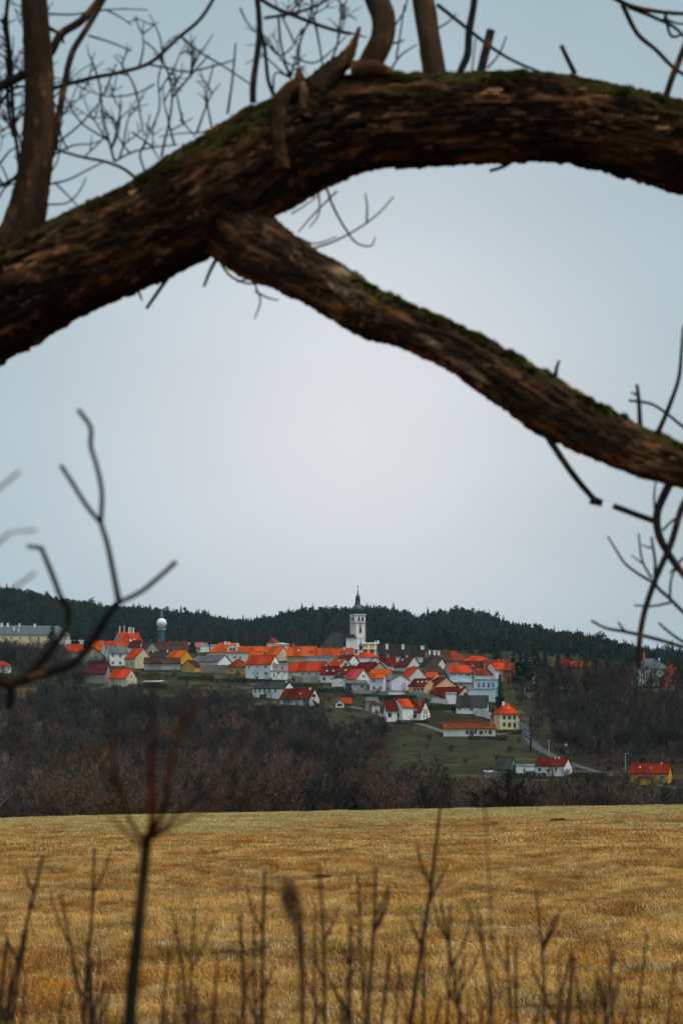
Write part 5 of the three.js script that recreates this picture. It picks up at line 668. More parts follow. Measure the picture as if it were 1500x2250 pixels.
// ---------------------------------------------------------------- the leaning tree that frames the view
function tube(pts, o = {}) { // pts: [px, py, depth, radius in photo px]; rough bark as displaced surface with bark, moss and bare-wood tones
  const { seg = 60, rad = 10, amp = 0, seed = 1, bark = [0.017, 0.0105, 0.0068], warm = [0.082, 0.036, 0.015], moss = 0, pale = 0, closed = true, freq = 1, clean = 0 } = o;
  const P = pts.map(([x, y, d]) => at(x, y, d)), rs = pts.map(([, , d, r]) => r * d / FOC), curve = new THREE.CatmullRomCurve3(P, false, 'centripetal'), fr = curve.computeFrenetFrames(seg, false), pos = [], colr = [], idx = [], lens = curve.getLength();
  const us = P.map((_, i) => i / (P.length - 1));
  for (let i = 0; i <= seg; i++) {
    const s = i / seg, u = curve.getUtoTmapping(s), c = curve.getPoint(u), f = u * (P.length - 1), k = Math.min(P.length - 2, Math.floor(f)), t = f - k, ts = t * t * (3 - 2 * t) * 0.5 + t * 0.5, r0 = lerp(rs[k], rs[k + 1], ts), N = fr.normals[i], B = fr.binormals[i];
    for (let j = 0; j <= rad; j++) {
      const a = (j % rad) / rad * 6.28318, cx = Math.cos(a), cy = Math.sin(a), dir = N.clone().multiplyScalar(cx).addScaledVector(B, cy); let r = r0;
      const L = s * lens;
      if (amp) { const q = freq, e1 = fbm(L * 4.5 * q + seed, cx * r0 * 16 * q, cy * r0 * 16 * q + seed, 3), e2 = 1 - Math.abs(2 * fbm(L * 9 * q, cx * r0 * 55 * q + 4, cy * r0 * 55 * q + seed, 4) - 1) , e3 = fbm(L * 60 * q, cx * r0 * 130 * q, cy * r0 * 130 * q, 3); r += r0 * amp * ((e1 - 0.5) * 1.0 + (e2 - 0.75) * 2.1 + (e3 - 0.5) * 0.8); }
      const v = c.clone().addScaledVector(dir, r); pos.push(v.x, v.y, v.z);
      let kc = bark.slice(); const n1 = fbm(L * 7 + seed * 3, cx * r0 * 30, cy * r0 * 30, 4), n2 = fbm(L * 26, cx * r0 * 90, cy * r0 * 90 + 5, 3), mixc = (o2, w2) => { kc = kc.map((q, z) => lerp(q, o2[z], w2)); };
      mixc(warm, smooth(0.47, 0.64, n1) * 0.75); mixc([0.21, 0.085, 0.036], smooth(0.62, 0.72, n2) * smooth(0.42, 0.6, n1) * 0.75);
      if (pale) mixc([0.34, 0.22, 0.14], smooth(0.57, 0.68, fbm(L * 5 + 11, cx * r0 * 14 + seed, cy * r0 * 14, 3)) * pale * smooth(clean, clean * 1.7 + 0.001, L));
      if (moss) mixc([0.036, 0.032, 0.009], smooth(0.5, 0.58, fbm(L * 5 + 3, cx * r0 * 22, cy * r0 * 22 + seed, 4) + 0.42 * (dir.y - 0.62)) * moss * smooth(clean, clean * 1.7 + 0.001, L));
      const g = 0.65 + 0.7 * n2; colr.push(kc[0] * g, kc[1] * g, kc[2] * g);
      if (i && j) { const A = (i - 1) * (rad + 1) + j - 1, Bq = A + rad + 1; idx.push(A, A + 1, Bq, A + 1, Bq + 1, Bq); }
    }
  }
  for (const i of [0, seg]) { const c = curve.getPoint(i / seg), n = pos.length / 3; pos.push(c.x, c.y, c.z); colr.push(0.10, 0.06, 0.035); for (let j = 0; j < rad; j++) { const a = i * (rad + 1) + j; idx.push(...(i ? [a, a + 1, n] : [a + 1, a, n])); } }
  const g = new THREE.BufferGeometry(); g.setAttribute('position', new THREE.Float32BufferAttribute(pos, 3)); g.setAttribute('color', new THREE.Float32BufferAttribute(colr, 3)); g.setIndex(idx); g.computeVertexNormals(); g.userData.curve = curve; return g;
}
const barkMat = new THREE.MeshLambertMaterial({ vertexColors: true });
const willow = thing('leaning_tree', 'mossy leaning tree arching over the view with a forked limb', 'tree');
const DW = 7;
const part = (name, pts, o) => mesh(name, tube(pts.map((q) => [q[0], q[1], q[2] ?? DW, q[3]]), o), barkMat, willow);
const main = [[-1330, 2960, 7.2, 235], [-1250, 2300, 7.2, 190], [-1040, 1640, 7.15, 165], [-640, 1130, 7.1, 140], [-230, 800, 7.05, 122], [0, 668, 7, 110], [150, 588, 7, 103], [300, 518, 7, 107], [450, 436, 7, 116], [590, 348, 7, 112], [690, 302, 7, 106], [800, 268, 7, 101], [900, 262, 7, 99], [1000, 260, 7, 98], [1100, 256, 7, 96], [1200, 258, 7, 92], [1300, 274, 7.02, 90], [1400, 296, 7.05, 92], [1500, 326, 7.1, 94], [1700, 402, 7.2, 90], [2000, 560, 7.3, 80], [2300, 690, 7.4, 62], [2600, 740, 7.5, 40]];
part('trunk', main, { seg: 1150, rad: 150, amp: 0.17, seed: 2, moss: 0.9 });
const fork = [[452, 430, 7.0, 46], [505, 494, 6.985, 74], [560, 541, 6.95, 70], [624, 576, 6.91, 60], [700, 616, 6.87, 56], [800, 682, 6.84, 54], [900, 722, 6.8, 46], [1000, 768, 6.78, 47], [1100, 828, 6.75, 55], [1200, 890, 6.73, 60], [1300, 946, 6.7, 57], [1400, 990, 6.68, 50], [1500, 1026, 6.66, 43], [1640, 1078, 6.64, 38], [1900, 1140, 6.6, 28], [2150, 1150, 6.6, 16]];
part('limb', fork, { seg: 760, rad: 96, amp: 0.2, seed: 9, moss: 0.9, pale: 0.75, clean: 0.3, warm: [0.17, 0.072, 0.030], bark: [0.032, 0.019, 0.012], freq: 1.25 });
part('branch', [[20, 610, 7, 55], [35, 550, 6.98, 54], [56, 480, 6.97, 44], [72, 400, 6.96, 38], [84, 300, 6.96, 36], [86, 170, 6.97, 33], [78, 40, 6.98, 30], [70, -60, 7, 28], [40, -420, 7.1, 20], [60, -800, 7.2, 8]], { seg: 420, rad: 48, amp: 0.10, seed: 4, bark: [0.034, 0.021, 0.013], warm: [0.075, 0.040, 0.022] });
part('branch', [[790, 220, 7, 34], [800, 175, 7, 31], [818, 130, 6.98, 27], [839, 85, 6.97, 27], [842, 40, 6.97, 27], [822, -20, 6.98, 27], [790, -200, 7, 22], [800, -500, 7.1, 8]], { seg: 260, rad: 40, amp: 0.08, seed: 5, bark: [0.060, 0.036, 0.022], warm: [0.12, 0.062, 0.032] });
part('branch', [[962, 215, 7, 34], [955, 165, 7, 27], [944, 95, 7, 25], [934, 30, 7.02, 25], [918, -80, 7.05, 22], [890, -400, 7.1, 8]], { seg: 240, rad: 40, amp: 0.08, seed: 6, bark: [0.060, 0.036, 0.022], warm: [0.12, 0.062, 0.032] });
part('stub', [[618, 372, 6.87, 22], [614, 330, 6.86, 16], [612, 270, 6.86, 15], [617, 222, 6.87, 16], [636, 196, 6.88, 14], [656, 178, 6.88, 12], [657, 152, 6.88, 7]], { seg: 130, rad: 24, amp: 0.3, seed: 7, bark: [0.045, 0.024, 0.013], freq: 1.8 });
part('stub', [[672, 262, 6.88, 26], [690, 200, 6.88, 26], [722, 165, 6.9, 24], [756, 132, 6.91, 18], [776, 98, 6.92, 10], [790, 60, 6.92, 4]], { seg: 130, rad: 24, amp: 0.34, seed: 8, bark: [0.028, 0.017, 0.011], freq: 1.8 });
part('stub', [[770, 152, 6.9, 18], [820, 148, 6.9, 16], [862, 160, 6.9, 9]], { seg: 60, rad: 18, amp: 0.25, seed: 12, bark: [0.06, 0.03, 0.018] });
part('stub', [[668, 240, 6.86, 10], [670, 205, 6.86, 12], [664, 182, 6.87, 6]], { seg: 40, rad: 14, amp: 0.2, seed: 13, bark: [0.16, 0.09, 0.055] });
// shoots, stubs and twigs drawn through the photograph: [radius from, radius to, depth, points]
const TW = [
  [9, 8, 7, 1000, 190, 1012, 155, 1026, 122, 1030, 70, 1040, 10, 1046, -60], [10, 10, 7, 1050, 180, 1062, 130, 1078, 66], [8, 7, 7.05, 1460, 220, 1472, 180, 1500, 110, 1530, 30, 1560, -60], [6, 3, 7, 1440, 960, 1470, 890, 1490, 830, 1496, 770, 1500, 715], [6, 4, 6.7, 1405, 940, 1403, 890, 1398, 845], [3.5, 2, 6.7, 1403, 870, 1385, 862], [5, 3, 6.72, 1220, 830, 1222, 808, 1228, 792],
  [8, 7, 6.7, 1190, 940, 1215, 980, 1262, 1048, 1302, 1095], [10, 8, 6.7, 1296, 1098, 1322, 1106], [10, 8, 6.65, 1490, 1030, 1466, 1070, 1442, 1130, 1446, 1175, 1466, 1215, 1500, 1262, 1560, 1330], [7, 7, 6.65, 1438, 1146, 1395, 1130, 1346, 1112], [8, 6, 6.6, 1530, 1060, 1500, 1108, 1472, 1196, 1438, 1275, 1412, 1355, 1403, 1420, 1402, 1470],
  [5, 3, 7.6, 1560, 1392, 1500, 1345, 1470, 1315, 1440, 1285, 1438, 1235, 1430, 1180], [3.5, 2, 8, 1437, 1282, 1400, 1260, 1372, 1238, 1352, 1208, 1334, 1178], [3, 2, 8, 1430, 1270, 1412, 1238, 1406, 1212, 1402, 1172], [2, 1.5, 8, 1410, 1238, 1386, 1220], [2.5, 1.5, 8, 1430, 1205, 1408, 1197], [3, 2, 8.2, 1470, 1318, 1474, 1270, 1484, 1248], [3, 2, 8.4, 1472, 1324, 1430, 1332, 1392, 1330], [5, 3, 8.4, 1560, 1440, 1500, 1422, 1440, 1404, 1372, 1388, 1330, 1380, 1298, 1364], [3, 2, 8.4, 1372, 1388, 1356, 1366], [4, 2.5, 8.6, 1560, 1430, 1500, 1410, 1470, 1390, 1445, 1368], [3, 2, 7.4, 1440, 1150, 1436, 1090, 1440, 1055], [3, 2, 7.6, 1500, 1225, 1470, 1260], [3, 2, 7.6, 1455, 1165, 1475, 1145, 1500, 1128], [4, 3, 7.2, 1540, 960, 1500, 938, 1465, 910, 1430, 888, 1380, 880],
  [5, 3, 7, 475, 570, 462, 595, 448, 630], [5, 4, 7, 372, 606, 352, 635, 322, 678], [3, 2, 7, 305, 640, 312, 660], [4, 4, 7.02, 1130, 350, 1110, 364, 1075, 376], [4, 3, 7, 905, 358, 890, 366, 868, 372], [3, 2, 7, 985, 806, 965, 802],
  // twigs hanging below the fork and limb
  [3, 2, 8.2, 480, 570, 505, 605, 540, 622, 575, 622, 605, 612], [3, 2, 8.2, 560, 575, 545, 610, 520, 620], [2.6, 1.6, 8.2, 553, 590, 562, 630, 572, 660, 560, 700], [2.4, 1.6, 8.2, 560, 640, 590, 655, 612, 660], [3, 1.6, 8, 715, 405, 730, 450, 760, 505, 785, 535, 815, 540, 824, 522], [2.6, 1.6, 8, 690, 545, 735, 530, 790, 500, 830, 470, 865, 432], [2.4, 1.4, 8, 740, 420, 690, 470, 655, 510], [2.4, 1.4, 8, 805, 490, 806, 450, 802, 425], [2.4, 1.4, 8, 650, 520, 690, 535, 740, 520], [2, 1.4, 8, 640, 470, 665, 455, 700, 430], [2.2, 1.4, 8, 700, 420, 700, 470, 680, 500],
  // the tangle at upper left
  [12, 8, 7.1, -40, 215, 0, 190, 60, 160, 110, 118, 135, 75, 180, 45, 225, -10, 260, -80], [9, 6, 7, 112, 345, 128, 270, 140, 200, 160, 115, 190, 65, 225, 5, 260, -60], [5, 4, 7.6, 80, 205, 200, 172, 270, 158, 330, 138, 390, 85, 440, 42, 480, -20], [6, 3, 7.3, 86, 40, 110, 62, 135, 78, 140, 95], [6, 3, 7.2, 60, 370, 20, 400, -30, 420], [5, 4, 7.4, 22, -30, 15, 40, 25, 140, 30, 250, 40, 340, 50, 430], [5, 4, 7.4, 8, 40, 20, 120, 18, 230, 30, 300], [4, 3, 7.5, -20, 260, 30, 195, 80, 190], [4, 3, 8, 300, 392, 270, 370, 230, 355, 180, 345, 120, 328], [3, 2, 8, 252, 355, 240, 310, 226, 250, 220, 190, 205, 140, 195, 118], [2.6, 1.8, 8, 228, 210, 240, 180, 256, 140], [2.6, 1.8, 8.2, 120, 320, 180, 270, 220, 225], [2.6, 1.8, 8.2, 252, 355, 290, 335, 330, 325, 390, 318], [3, 1.8, 8.2, 355, 345, 360, 320, 375, 250, 378, 200, 365, 148, 340, 110, 318, 90], [3, 1.6, 8.2, 378, 215, 420, 165, 460, 120], [2.6, 1.8, 8.4, 318, 140, 370, 150, 410, 158, 470, 145, 515, 132], [2.4, 1.6, 8.4, 420, 160, 422, 120, 420, 96], [2.6, 1.8, 8.4, 400, 82, 440, 115, 490, 145, 550, 185], [2.4, 1.6, 8.4, 465, 280, 455, 210, 470, 140], [3, 2, 8, 500, 250, 510, 180, 518, 95], [2.4, 1.6, 8.2, 318, 375, 308, 340, 320, 310, 350, 240, 348, 180, 350, 160], [2.4, 1.4, 8.2, 290, 290, 330, 320, 350, 350], [2, 1.4, 8.4, 300, 200, 310, 260, 318, 300, 330, 250], [2.2, 1.4, 8.4, 340, 185, 300, 205, 240, 212, 180, 195], [2.4, 1.4, 8.2, 232, 305, 180, 270, 150, 225, 130, 180], [2.6, 1.6, 8, 110, 405, 150, 395, 200, 370, 230, 355], [2.4, 1.4, 8, 120, 400, 150, 430, 180, 462], [2.4, 1.4, 8, 105, 450, 150, 445, 175, 420, 190, 390], [2.4, 1.4, 8.2, 120, 340, 160, 320, 205, 315, 240, 300], [2.6, 1.6, 8.6, 195, 78, 240, 92, 290, 112], [2.4, 1.4, 8.6, 100, 30, 160, 32, 200, 26, 260, 20, 325, 22], [2.4, 1.4, 8.6, 230, 20, 260, 35, 290, 55], [3, 2, 8.2, 60, 150, 100, 210, 130, 290, 150, 330], [2.6, 1.6, 8.2, 0, 290, 30, 270, 45, 240], [2.6, 1.6, 8.2, 0, 360, 25, 330, 50, 320], [2.6, 1.6, 8.2, -10, 450, 15, 410, 45, 400], [2, 1.4, 8.2, 110, 260, 135, 240, 160, 232], [2, 1.4, 8.2, 112, 380, 128, 350, 135, 300, 128, 260], [2.2, 1.4, 8.4, 460, 285, 440, 292, 410, 292, 350, 300], [2, 1.4, 8.4, 395, 262, 430, 300],
  // top centre
  [8, 6, 7, 556, 225, 556, 190, 565, 120, 570, 60, 562, -30, 555, -100], [5, 4, 7, 602, 210, 590, 180, 582, 110, 570, 50], [5, 4, 7.1, 560, -10, 600, 15, 660, 40, 720, 62, 770, 75], [4, 3, 7.1, 580, 40, 640, 30, 690, 15, 740, -15], [3, 2, 7.3, 612, 40, 616, 90, 628, 140, 640, 170], [3, 2, 7.3, 655, 145, 660, 90, 680, 40, 690, -20], [3, 2, 7.4, 690, 40, 700, 90, 708, 140], [2.6, 1.6, 7.4, 720, 150, 740, 100, 748, 40, 745, -20], [2.6, 1.6, 7.6, 590, 100, 615, 122, 640, 105, 665, 60], [2.4, 1.6, 7.6, 640, 125, 690, 138, 730, 110, 760, 80], [2.4, 1.6, 7.8, 528, 18, 540, 45, 562, 72], [2.6, 1.6, 7.6, 760, 70, 790, 78, 806, 82], [3, 2, 7.3, 848, 96, 870, 94, 888, 88], [2.6, 1.6, 7.6, 860, 150, 880, 122, 915, 98], [2.6, 1.6, 7.6, 845, 100, 865, 60, 890, 20, 895, -20], [2.4, 1.6, 7.6, 962, 62, 985, 48, 1002, 30], [2.4, 1.6, 7.6, 870, 128, 878, 80, 888, 10], [2.6, 1.6, 7.6, 1070, 150, 1095, 120, 1112, 80], [2, 1.4, 7.6, 1036, 158, 1045, 82], [5, 3, 9.5, 960, 10, 1010, 50, 1080, 105, 1130, 135, 1190, 160], [6, 5, 9.5, 1262, 162, 1246, 130, 1232, 100], [2.6, 1.6, 7.3, 600, 200, 606, 160, 640, 172],
  // top right
  [6, 4, 7.6, 1340, -10, 1380, 12, 1440, 25, 1500, 30, 1560, 28], [6, 4, 8.6, 1366, 10, 1400, 75, 1440, 110, 1480, 150, 1520, 175], [5, 3, 8.4, 1380, 15, 1440, 40, 1480, 60, 1520, 100], [3, 2, 8.4, 1455, 40, 1490, 52, 1530, 50], [4, 3, 8.8, 1460, 30, 1475, 80, 1500, 75],
];
for (const q of TW) { const [r0, r1, d, ...xy] = q, n = xy.length / 2, pts = Array.from({ length: n }, (_, i) => [xy[2 * i], xy[2 * i + 1], d < 7 ? d : 7 + (d - 7) * 0.12, lerp(r0, r1, i / (n - 1))]); part('twig', pts, { seg: n * 7, rad: 7, amp: 0.08, seed: xy[0], bark: [0.026, 0.022, 0.019], warm: [0.042, 0.030, 0.022], freq: 2 }); }
const joints = []; for (const [, , d, ...xy] of TW) for (let i = 0; i + 3 < xy.length; i += 2) for (const t of [0.25, 0.6, 0.9]) joints.push([lerp(xy[i], xy[i + 2], t), lerp(xy[i + 1], xy[i + 3], t), d < 7 ? d : 7 + (d - 7) * 0.12]);
{ // fine side shoots of the tangle, one bundle per region
  const R = rng(61), shoot = (x, y, a, len, r, d, out) => { const pts = [[x, y]]; let an = a; for (let i = 0; i < 4; i++) { an += (R() - 0.5) * 0.5; x += Math.cos(an) * len / 4; y -= Math.sin(an) * len / 4; pts.push([x, y]); } out.push(tube(pts.map(([px, py], i) => [px, py, d, r * (1 - 0.14 * i)]), { seg: 8, rad: 5, bark: [0.026, 0.022, 0.019], warm: [0.042, 0.030, 0.022] })); if (len > 45) { for (let k = 0; k < 2; k++) { const q = pts[1 + Math.floor(R() * 3)]; shoot(q[0], q[1], an + (R() < 0.5 ? 1 : -1) * (0.5 + 0.5 * R()), len * 0.45, r * 0.8, d, out); } } };
  for (const [n, x0, x1, y0, y1] of [[34, -20, 115, 0, 480], [24, 115, 480, 120, 380], [14, 570, 790, -10, 190]]) { for (let i = 0; i < n; i++) { const out = [], near = joints.filter(([jx, jy]) => jx >= x0 && jx <= x1 && jy >= y0 && jy <= y1), [x, y, dj] = near[Math.floor(R() * near.length)]; shoot(x, y, 0.6 + 1.9 * R(), 50 + 90 * R(), 2 + R(), dj, out); mesh('twig', mergeGeometries(out), barkMat, willow); } }
}
{ // moss cushions and bark flakes standing proud of the upper side
  const R = rng(15), cushion = new Tri(); for (let i = 0; i < 60; i++) { const d = V(R() - 0.5, R() * 0.8, R() - 0.5).normalize(), q = d.clone().multiplyScalar(0.5 + 0.5 * R()); cushion.blade(d.clone().multiplyScalar(0.1), q, 0.10, R); }
  const flake = new Tri(); flake.tri(V(-1, 0, -0.4), V(1, 0, -0.3), V(0.8, 0.12, 0.4)); flake.tri(V(-1, 0, -0.4), V(0.8, 0.12, 0.4), V(-0.8, 0.1, 0.45)); flake.tri(V(-1, -0.1, -0.4), V(0.8, 0.02, 0.4), V(1, -0.1, -0.3)); flake.tri(V(-1, -0.1, -0.4), V(-0.8, 0, 0.45), V(0.8, 0.02, 0.4));
  const along = (pts, n, u0, u1, top, size, colr, geo, name, lo = 0.35) => { const P = pts.map(([x, y, d]) => at(x, y, d ?? DW)), rs = pts.map(([, , d, r]) => r * (d ?? DW) / FOC), c = new THREE.CatmullRomCurve3(P, false, 'centripetal'), im = [];
    for (let i = 0; i < n * 6 && im.length < n; i++) { const u = lerp(u0, u1, R()), p = c.getPoint(u), t = c.getTangent(u), f = u * (P.length - 1), k = Math.min(P.length - 2, Math.floor(f)), r = lerp(rs[k], rs[k + 1], f - k); const s = V(0, 0, 1), up = s.clone().cross(t).normalize(); if (up.y < 0) up.negate(); const a = (R() - 0.5) * (top ? 1.9 : 6.28), dir = up.clone().multiplyScalar(Math.cos(a)).addScaledVector(s, Math.sin(a)); if (fbm(p.x * 5 + 31, a * 1.2, u * 60, 3) < lo + 0.15) continue; const q = new THREE.Quaternion().setFromUnitVectors(V(0, 1, 0), dir), w2 = size * (0.5 + R()); im.push([new THREE.Matrix4().compose(p.clone().addScaledVector(dir, r * 0.97), q, V(w2 * 1.3, w2 * (0.6 + 0.6 * R()), w2)), colr(R)]); }
    const m = new THREE.InstancedMesh(geo, tint, im.length); m.name = name; m.userData.kind = 'stuff'; m.castShadow = m.receiveShadow = true; im.forEach(([M, cc], i) => { m.setMatrixAt(i, M); m.setColorAt(i, cc); }); willow.add(m); };
  const green = (R) => { const k = 0.6 + 0.8 * R(); return R() < 0.75 ? col(0.060 * k, 0.054 * k, 0.011 * k) : col(0.036 * k, 0.030 * k, 0.012 * k); }, brown = (R) => { const k = 0.5 + R(); return R() < 0.3 ? col(0.18 * k, 0.085 * k, 0.04 * k) : col(0.06 * k, 0.033 * k, 0.02 * k); };
  along(main, 2600, 0.22, 0.9, true, 0.016, green, cushion.geo(), 'moss', 0.40); along(fork, 1300, 0.28, 0.95, true, 0.015, green, cushion.geo(), 'moss', 0.38);
  along(main, 2400, 0.2, 0.92, false, 0.018, brown, flake.geo(), 'bark_flakes', 0.2); along(fork, 1100, 0.1, 0.95, false, 0.014, brown, flake.geo(), 'bark_flakes', 0.2);
}

// ---------------------------------------------------------------- near things, well out of focus
const stemMat = new THREE.MeshLambertMaterial({ vertexColors: true });
{ // shrub branch at the left edge
  const g = thing('bare_shrub', 'blurred leafless shrub branch reaching in from the left edge', 'shrub'), D = 4.1, add = (name, r0, r1, ...xy) => { const n = xy.length / 2; mesh(name, tube(Array.from({ length: n }, (_, i) => [xy[2 * i], xy[2 * i + 1], D, lerp(r0, r1, i / (n - 1))]), { seg: n * 10, rad: 10, amp: 0.1, seed: r0, bark: [0.013, 0.011, 0.010], warm: [0.020, 0.015, 0.012], freq: 2 }), stemMat, g); };
  add('stem', 50, 12, -620, 3760, -560, 2700, -420, 1900, -240, 1590, -60, 1500, 30, 1498);
  add('branch', 12, 7, -60, 1500, 20, 1500, 90, 1480, 160, 1458, 205, 1405, 232, 1360, 262, 1324);
  add('branch', 7, 5.5, 262, 1324, 250, 1262, 236, 1195, 222, 1150); add('twig', 5.5, 5, 222, 1150, 224, 1080, 212, 1020, 200, 980, 200, 940, 186, 918, 172, 900); add('twig', 5.5, 5, 222, 1150, 190, 1110, 160, 1062, 134, 1022); add('twig', 5.5, 5.5, 258, 1326, 310, 1300, 350, 1268, 388, 1234);
  add('branch', 9, 7, 60, 1495, 90, 1455, 130, 1405, 148, 1370, 150, 1340, 136, 1316); add('branch', 6.5, 5.5, 136, 1318, 115, 1262, 90, 1202); add('twig', 5, 4, 90, 1204, 60, 1200); add('stub', 12, 8, 20, 1494, 25, 1530, 20, 1560);
  const E = 3.0, far = (r0, r1, ...xy) => { const n = xy.length / 2; mesh('twig', tube(Array.from({ length: n }, (_, i) => [xy[2 * i], xy[2 * i + 1], i ? E : 4.1, lerp(r0, r1, i / (n - 1))]), { seg: n * 6, rad: 7, bark: [0.05, 0.045, 0.04], warm: [0.06, 0.05, 0.04] }), stemMat, g); };
  far(4, 3, -240, 1590, -120, 1150, -40, 1105, 10, 1062, 45, 1035); far(4, 3, -240, 1590, -120, 1260, -30, 1215, 10, 1190, 32, 1160, 80, 1165); far(3, 3, -240, 1590, -60, 1370, 20, 1300, 78, 1258);
}
{ // the sapling on the left
  const D = 3.3, g = thing('sapling', 'slender forked sapling standing blurred on the left of the field', 'sapling'), add = (name, r0, r1, d, ...xy) => { const n = xy.length / 2; mesh(name, tube(Array.from({ length: n }, (_, i) => [xy[2 * i], xy[2 * i + 1], name === 'stem' ? d : lerp(3.3, 2.0, clamp((1850 - xy[2 * i + 1]) / 300)), lerp(r0, r1, i / (n - 1))]), { seg: n * 10, rad: 10, amp: 0.05, seed: r0, bark: name === 'stem' ? [0.022, 0.018, 0.012] : [0.075, 0.032, 0.018], warm: name === 'stem' ? [0.035, 0.026, 0.016] : [0.20, 0.068, 0.028], freq: 2 }), stemMat, g); };
  add('stem', 17, 10, D, 262, 4200, 270, 3200, 285, 2250, 300, 2080, 312, 1960, 322, 1860, 326, 1830);
  add('branch', 8, 4.5, D, 325, 1850, 335, 1790, 332, 1700, 338, 1600, 335, 1500, 342, 1440); add('branch', 7, 4, D, 326, 1850, 360, 1780, 372, 1700, 395, 1610, 430, 1550, 450, 1500, 462, 1440); add('branch', 5, 3.5, D, 318, 1855, 285, 1800, 262, 1720, 248, 1640, 246, 1560);
  add('branch', 5, 3, D, 340, 1840, 400, 1780, 460, 1740, 520, 1640, 580, 1560); add('branch', 4, 3, D, 318, 1870, 270, 1820, 230, 1780); add('branch', 3.5, 2.5, D, 345, 1835, 410, 1800, 480, 1760, 540, 1680); add('twig', 5, 3, D, 268, 1745, 240, 1700, 200, 1650); add('twig', 4, 3, D, 395, 1610, 400, 1560, 420, 1500);
}
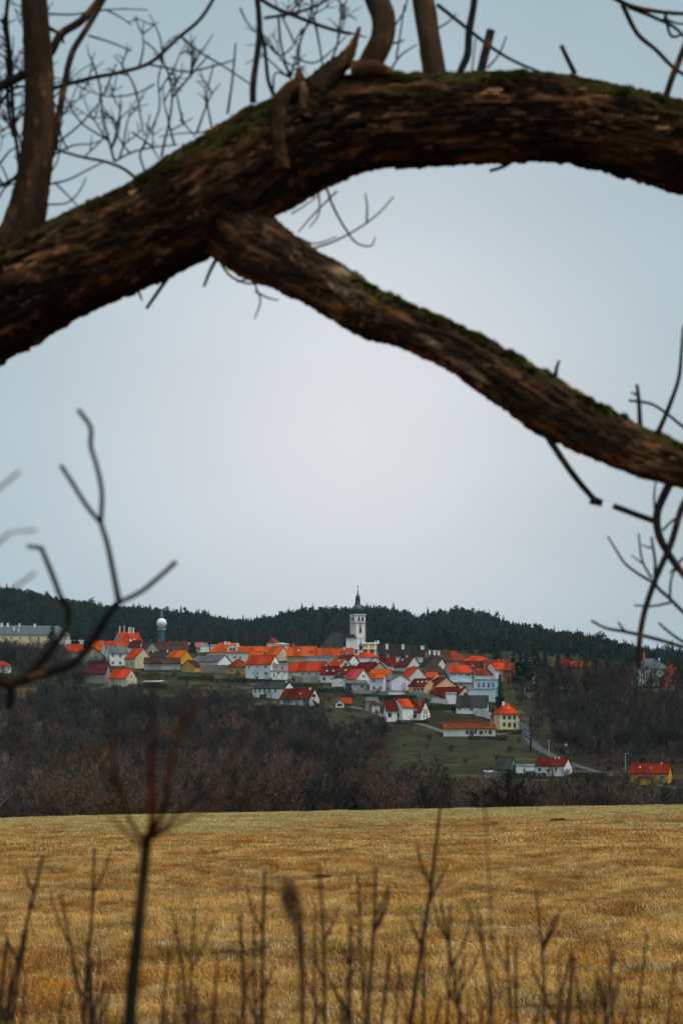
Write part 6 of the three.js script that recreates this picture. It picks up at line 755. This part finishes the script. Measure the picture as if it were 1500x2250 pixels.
{ // dry weed stalks along the bottom edge: [top px, top py, px at bottom edge, depth, radius, side shoots]
  const R = rng(8), S = [
    [970, 1768, 908, 3.8, 8, 4, 'tallest leaning stalk right of the middle, cutting the field edge'], [92, 1880, 16, 3.6, 8, 3, 'curved stalk leaning left near the left edge of the field'], [210, 1860, 188, 3.8, 6, 3, 'upright stalk left of the sapling'], [586, 1912, 580, 3.7, 7, 3, 'dark upright stalk left of the seed head'], [705, 1900, 716, 3.6, 7, 4, 'knotty stalk right of the seed head'], [822, 1905, 806, 3.6, 7, 4, 'upright stalk in the middle of the field bottom'], [970, 1975, 1020, 3.5, 7, 5, 'forked stalk right of the tallest leaning stalk'], [1175, 1950, 1196, 3.6, 7, 3, 'slightly curved stalk right of the middle'], [1255, 2100, 1240, 3.3, 10, 0, 'broken stalk with torn pale bark at lower right'], [375, 2000, 412, 3.6, 6, 3, 'crooked stalk right of the sapling'], [135, 1968, 190, 3.7, 6, 1, 'stalk slanting right beside the upright left stalk'], [530, 2010, 538, 3.4, 8, 2, 'thick short stalk left of the middle'], [785, 1920, 800, 3.5, 6, 2, ''], [985, 1985, 978, 3.5, 6, 2, ''], [1050, 1985, 1090, 3.5, 6, 2, ''], [1110, 2060, 1120, 3.4, 6, 2, ''], [560, 2020, 562, 3.4, 6, 2, ''], [660, 2000, 664, 3.4, 8, 2, ''], [690, 1985, 690, 3.5, 5, 2, ''], [765, 2030, 768, 3.4, 8, 2, ''], [370, 2090, 350, 3.4, 6, 1, ''], [475, 2110, 468, 3.4, 6, 1, ''], [1310, 2130, 1335, 3.4, 7, 1, ''], [1420, 2050, 1400, 3.5, 6, 2, ''], [60, 2040, 26, 3.5, 7, 2, ''], [20, 2060, 8, 3.4, 9, 2, ''], [220, 2080, 205, 3.6, 5, 1, ''], [865, 2100, 900, 3.5, 5, 1, ''], [1340, 2060, 1352, 3.6, 5, 2, ''], [430, 1995, 424, 3.6, 5, 2, ''], [930, 2060, 925, 3.4, 7, 1, ''], [1060, 1760, 1080, 3.0, 4, 2, 'thin faint stalk right of the tallest one'], [1480, 2120, 1470, 3.4, 6, 1, '']];
  for (let i = 0; i < 34; i++) { const x = R() * 1500; S.push([x, 2060 + 150 * R(), x + (R() - 0.5) * 70, 3 + 0.9 * R(), 4.5 + 3.5 * R(), 1 + Math.floor(R() * 3), '']); }
  const plain = S.filter((q) => !q[6]).sort((p, q) => p[2] - q[2]);
  plain.forEach((q, i) => { const k = plain.length - i; q[6] = i === 0 ? 'leftmost short dry stalk at the bottom edge' : k === 1 ? 'rightmost short dry stalk at the bottom edge' : k > i ? ordinal(i + 1) + ' short dry stalk from the left along the bottom edge' : ordinal(k) + ' short dry stalk from the right along the bottom edge'; });
  for (const [tx, ty, bx, D0, r, n, l] of S) {
    const D = D0 * 1.45;
    const g = thing('dry_stalk', l || 'short thin dry stalk among the blurred weeds at the bottom edge', 'weed', [0, 0, 0], 0, 'blurred dry stalks along the bottom edge'), gp = 1690 + 1.68 / D * FOC, dx = (bx - tx) / (2250 - ty), pts = []; 
    for (let i = 0; i <= 9; i++) { const t = i / 9, y = lerp(gp, ty, t), bend = y > 2250 ? (y - 2250) * dx * 0.3 : 0; pts.push([(y > 2250 ? bx + bend : tx + (y - ty) * dx) + (i && i < 9 ? (R() - 0.5) * 9 : 0) + Math.sin(t * 3 + tx) * 4, y, D, lerp(r * 1.15, r * 0.42, t)]); }
    const hue = R() < 0.5 ? { bark: [0.06, 0.032, 0.019], warm: [0.11, 0.05, 0.025] } : { bark: [0.045, 0.030, 0.020], warm: [0.09, 0.05, 0.028] };
    mesh('stem', tube(pts, { seg: 60, rad: 7, amp: 0.15, seed: tx, freq: 3, ...hue }), stemMat, g);
    for (let k = 0; k < n; k++) { const t = 0.62 + 0.33 * R(), y = lerp(gp, ty, t), f = t * 9, i = Math.floor(f), x = lerp(pts[i][0], pts[i + 1][0], f - i), s = R() < 0.5 ? 1 : -1, ln = 35 + 90 * R(); mesh('side_shoot', tube([[x, y, D, r * 0.5], [x + s * ln * 0.22, y - ln * 0.45, D, r * 0.42], [x + s * ln * (0.32 + 0.2 * R()), y - ln, D, r * 0.25]], { seg: 12, rad: 6, amp: 0.1, seed: k, freq: 3, ...hue }), stemMat, g); }
    for (let k = 0; k < 4; k++) { const t = 0.5 + 0.48 * R(), y = lerp(gp, ty, t), f = t * 9, i = Math.floor(f), x = lerp(pts[i][0], pts[i + 1][0], f - i), c = at(x, y, D), q = new THREE.IcosahedronGeometry(r * (0.5 + 0.5 * R()) * D / FOC, 1); q.scale(1, 1.5, 1); mesh('bud', q, std(hue.warm[0] * 0.6, hue.warm[1] * 0.6, hue.warm[2] * 0.6, 1), g).position.copy(c); }
  }
  const D = 3.5, c = at(642, 1985, D), g = thing('seed_head', 'tan shaggy dried seed head on a stalk left of centre', 'seed head', c.toArray()), rr = rng(3), t = new Tri(), t2 = new Tri(); // a torn, drooping head of dry bracts
  for (let i = 0; i < 420; i++) { const a = rr() * 6.283, v = rr() * 2 - 1, s = Math.sqrt(1 - v * v), p = V(Math.cos(a) * s * 0.011 + 0.006 * v * -1, v * 0.025, Math.sin(a) * s * 0.011), d = p.clone().multiplyScalar(0.6).add(V(rr() - 0.5, rr() - 0.3, rr() - 0.5).multiplyScalar(0.012)); (i % 3 ? t : t2).blade(p.clone().multiplyScalar(0.5), p.clone().add(d), 0.0022, rr); }
  mesh('bracts', t.geo(), std(0.30, 0.15, 0.05, 1), g); mesh('seeds', t2.geo(), std(0.11, 0.05, 0.022, 1), g);
  mesh('stem', tube([[662, 4100, D, 7], [660, 3000, D, 7], [664, 2300, D, 6], [660, 2120, D, 5], [652, 2040, D, 4], [645, 2000, D, 4]], { seg: 40, rad: 7, amp: 0.1, bark: [0.06, 0.035, 0.02], warm: [0.11, 0.05, 0.025] }), stemMat, g).position.copy(c).negate();
}
renderer.render(scene, camera);
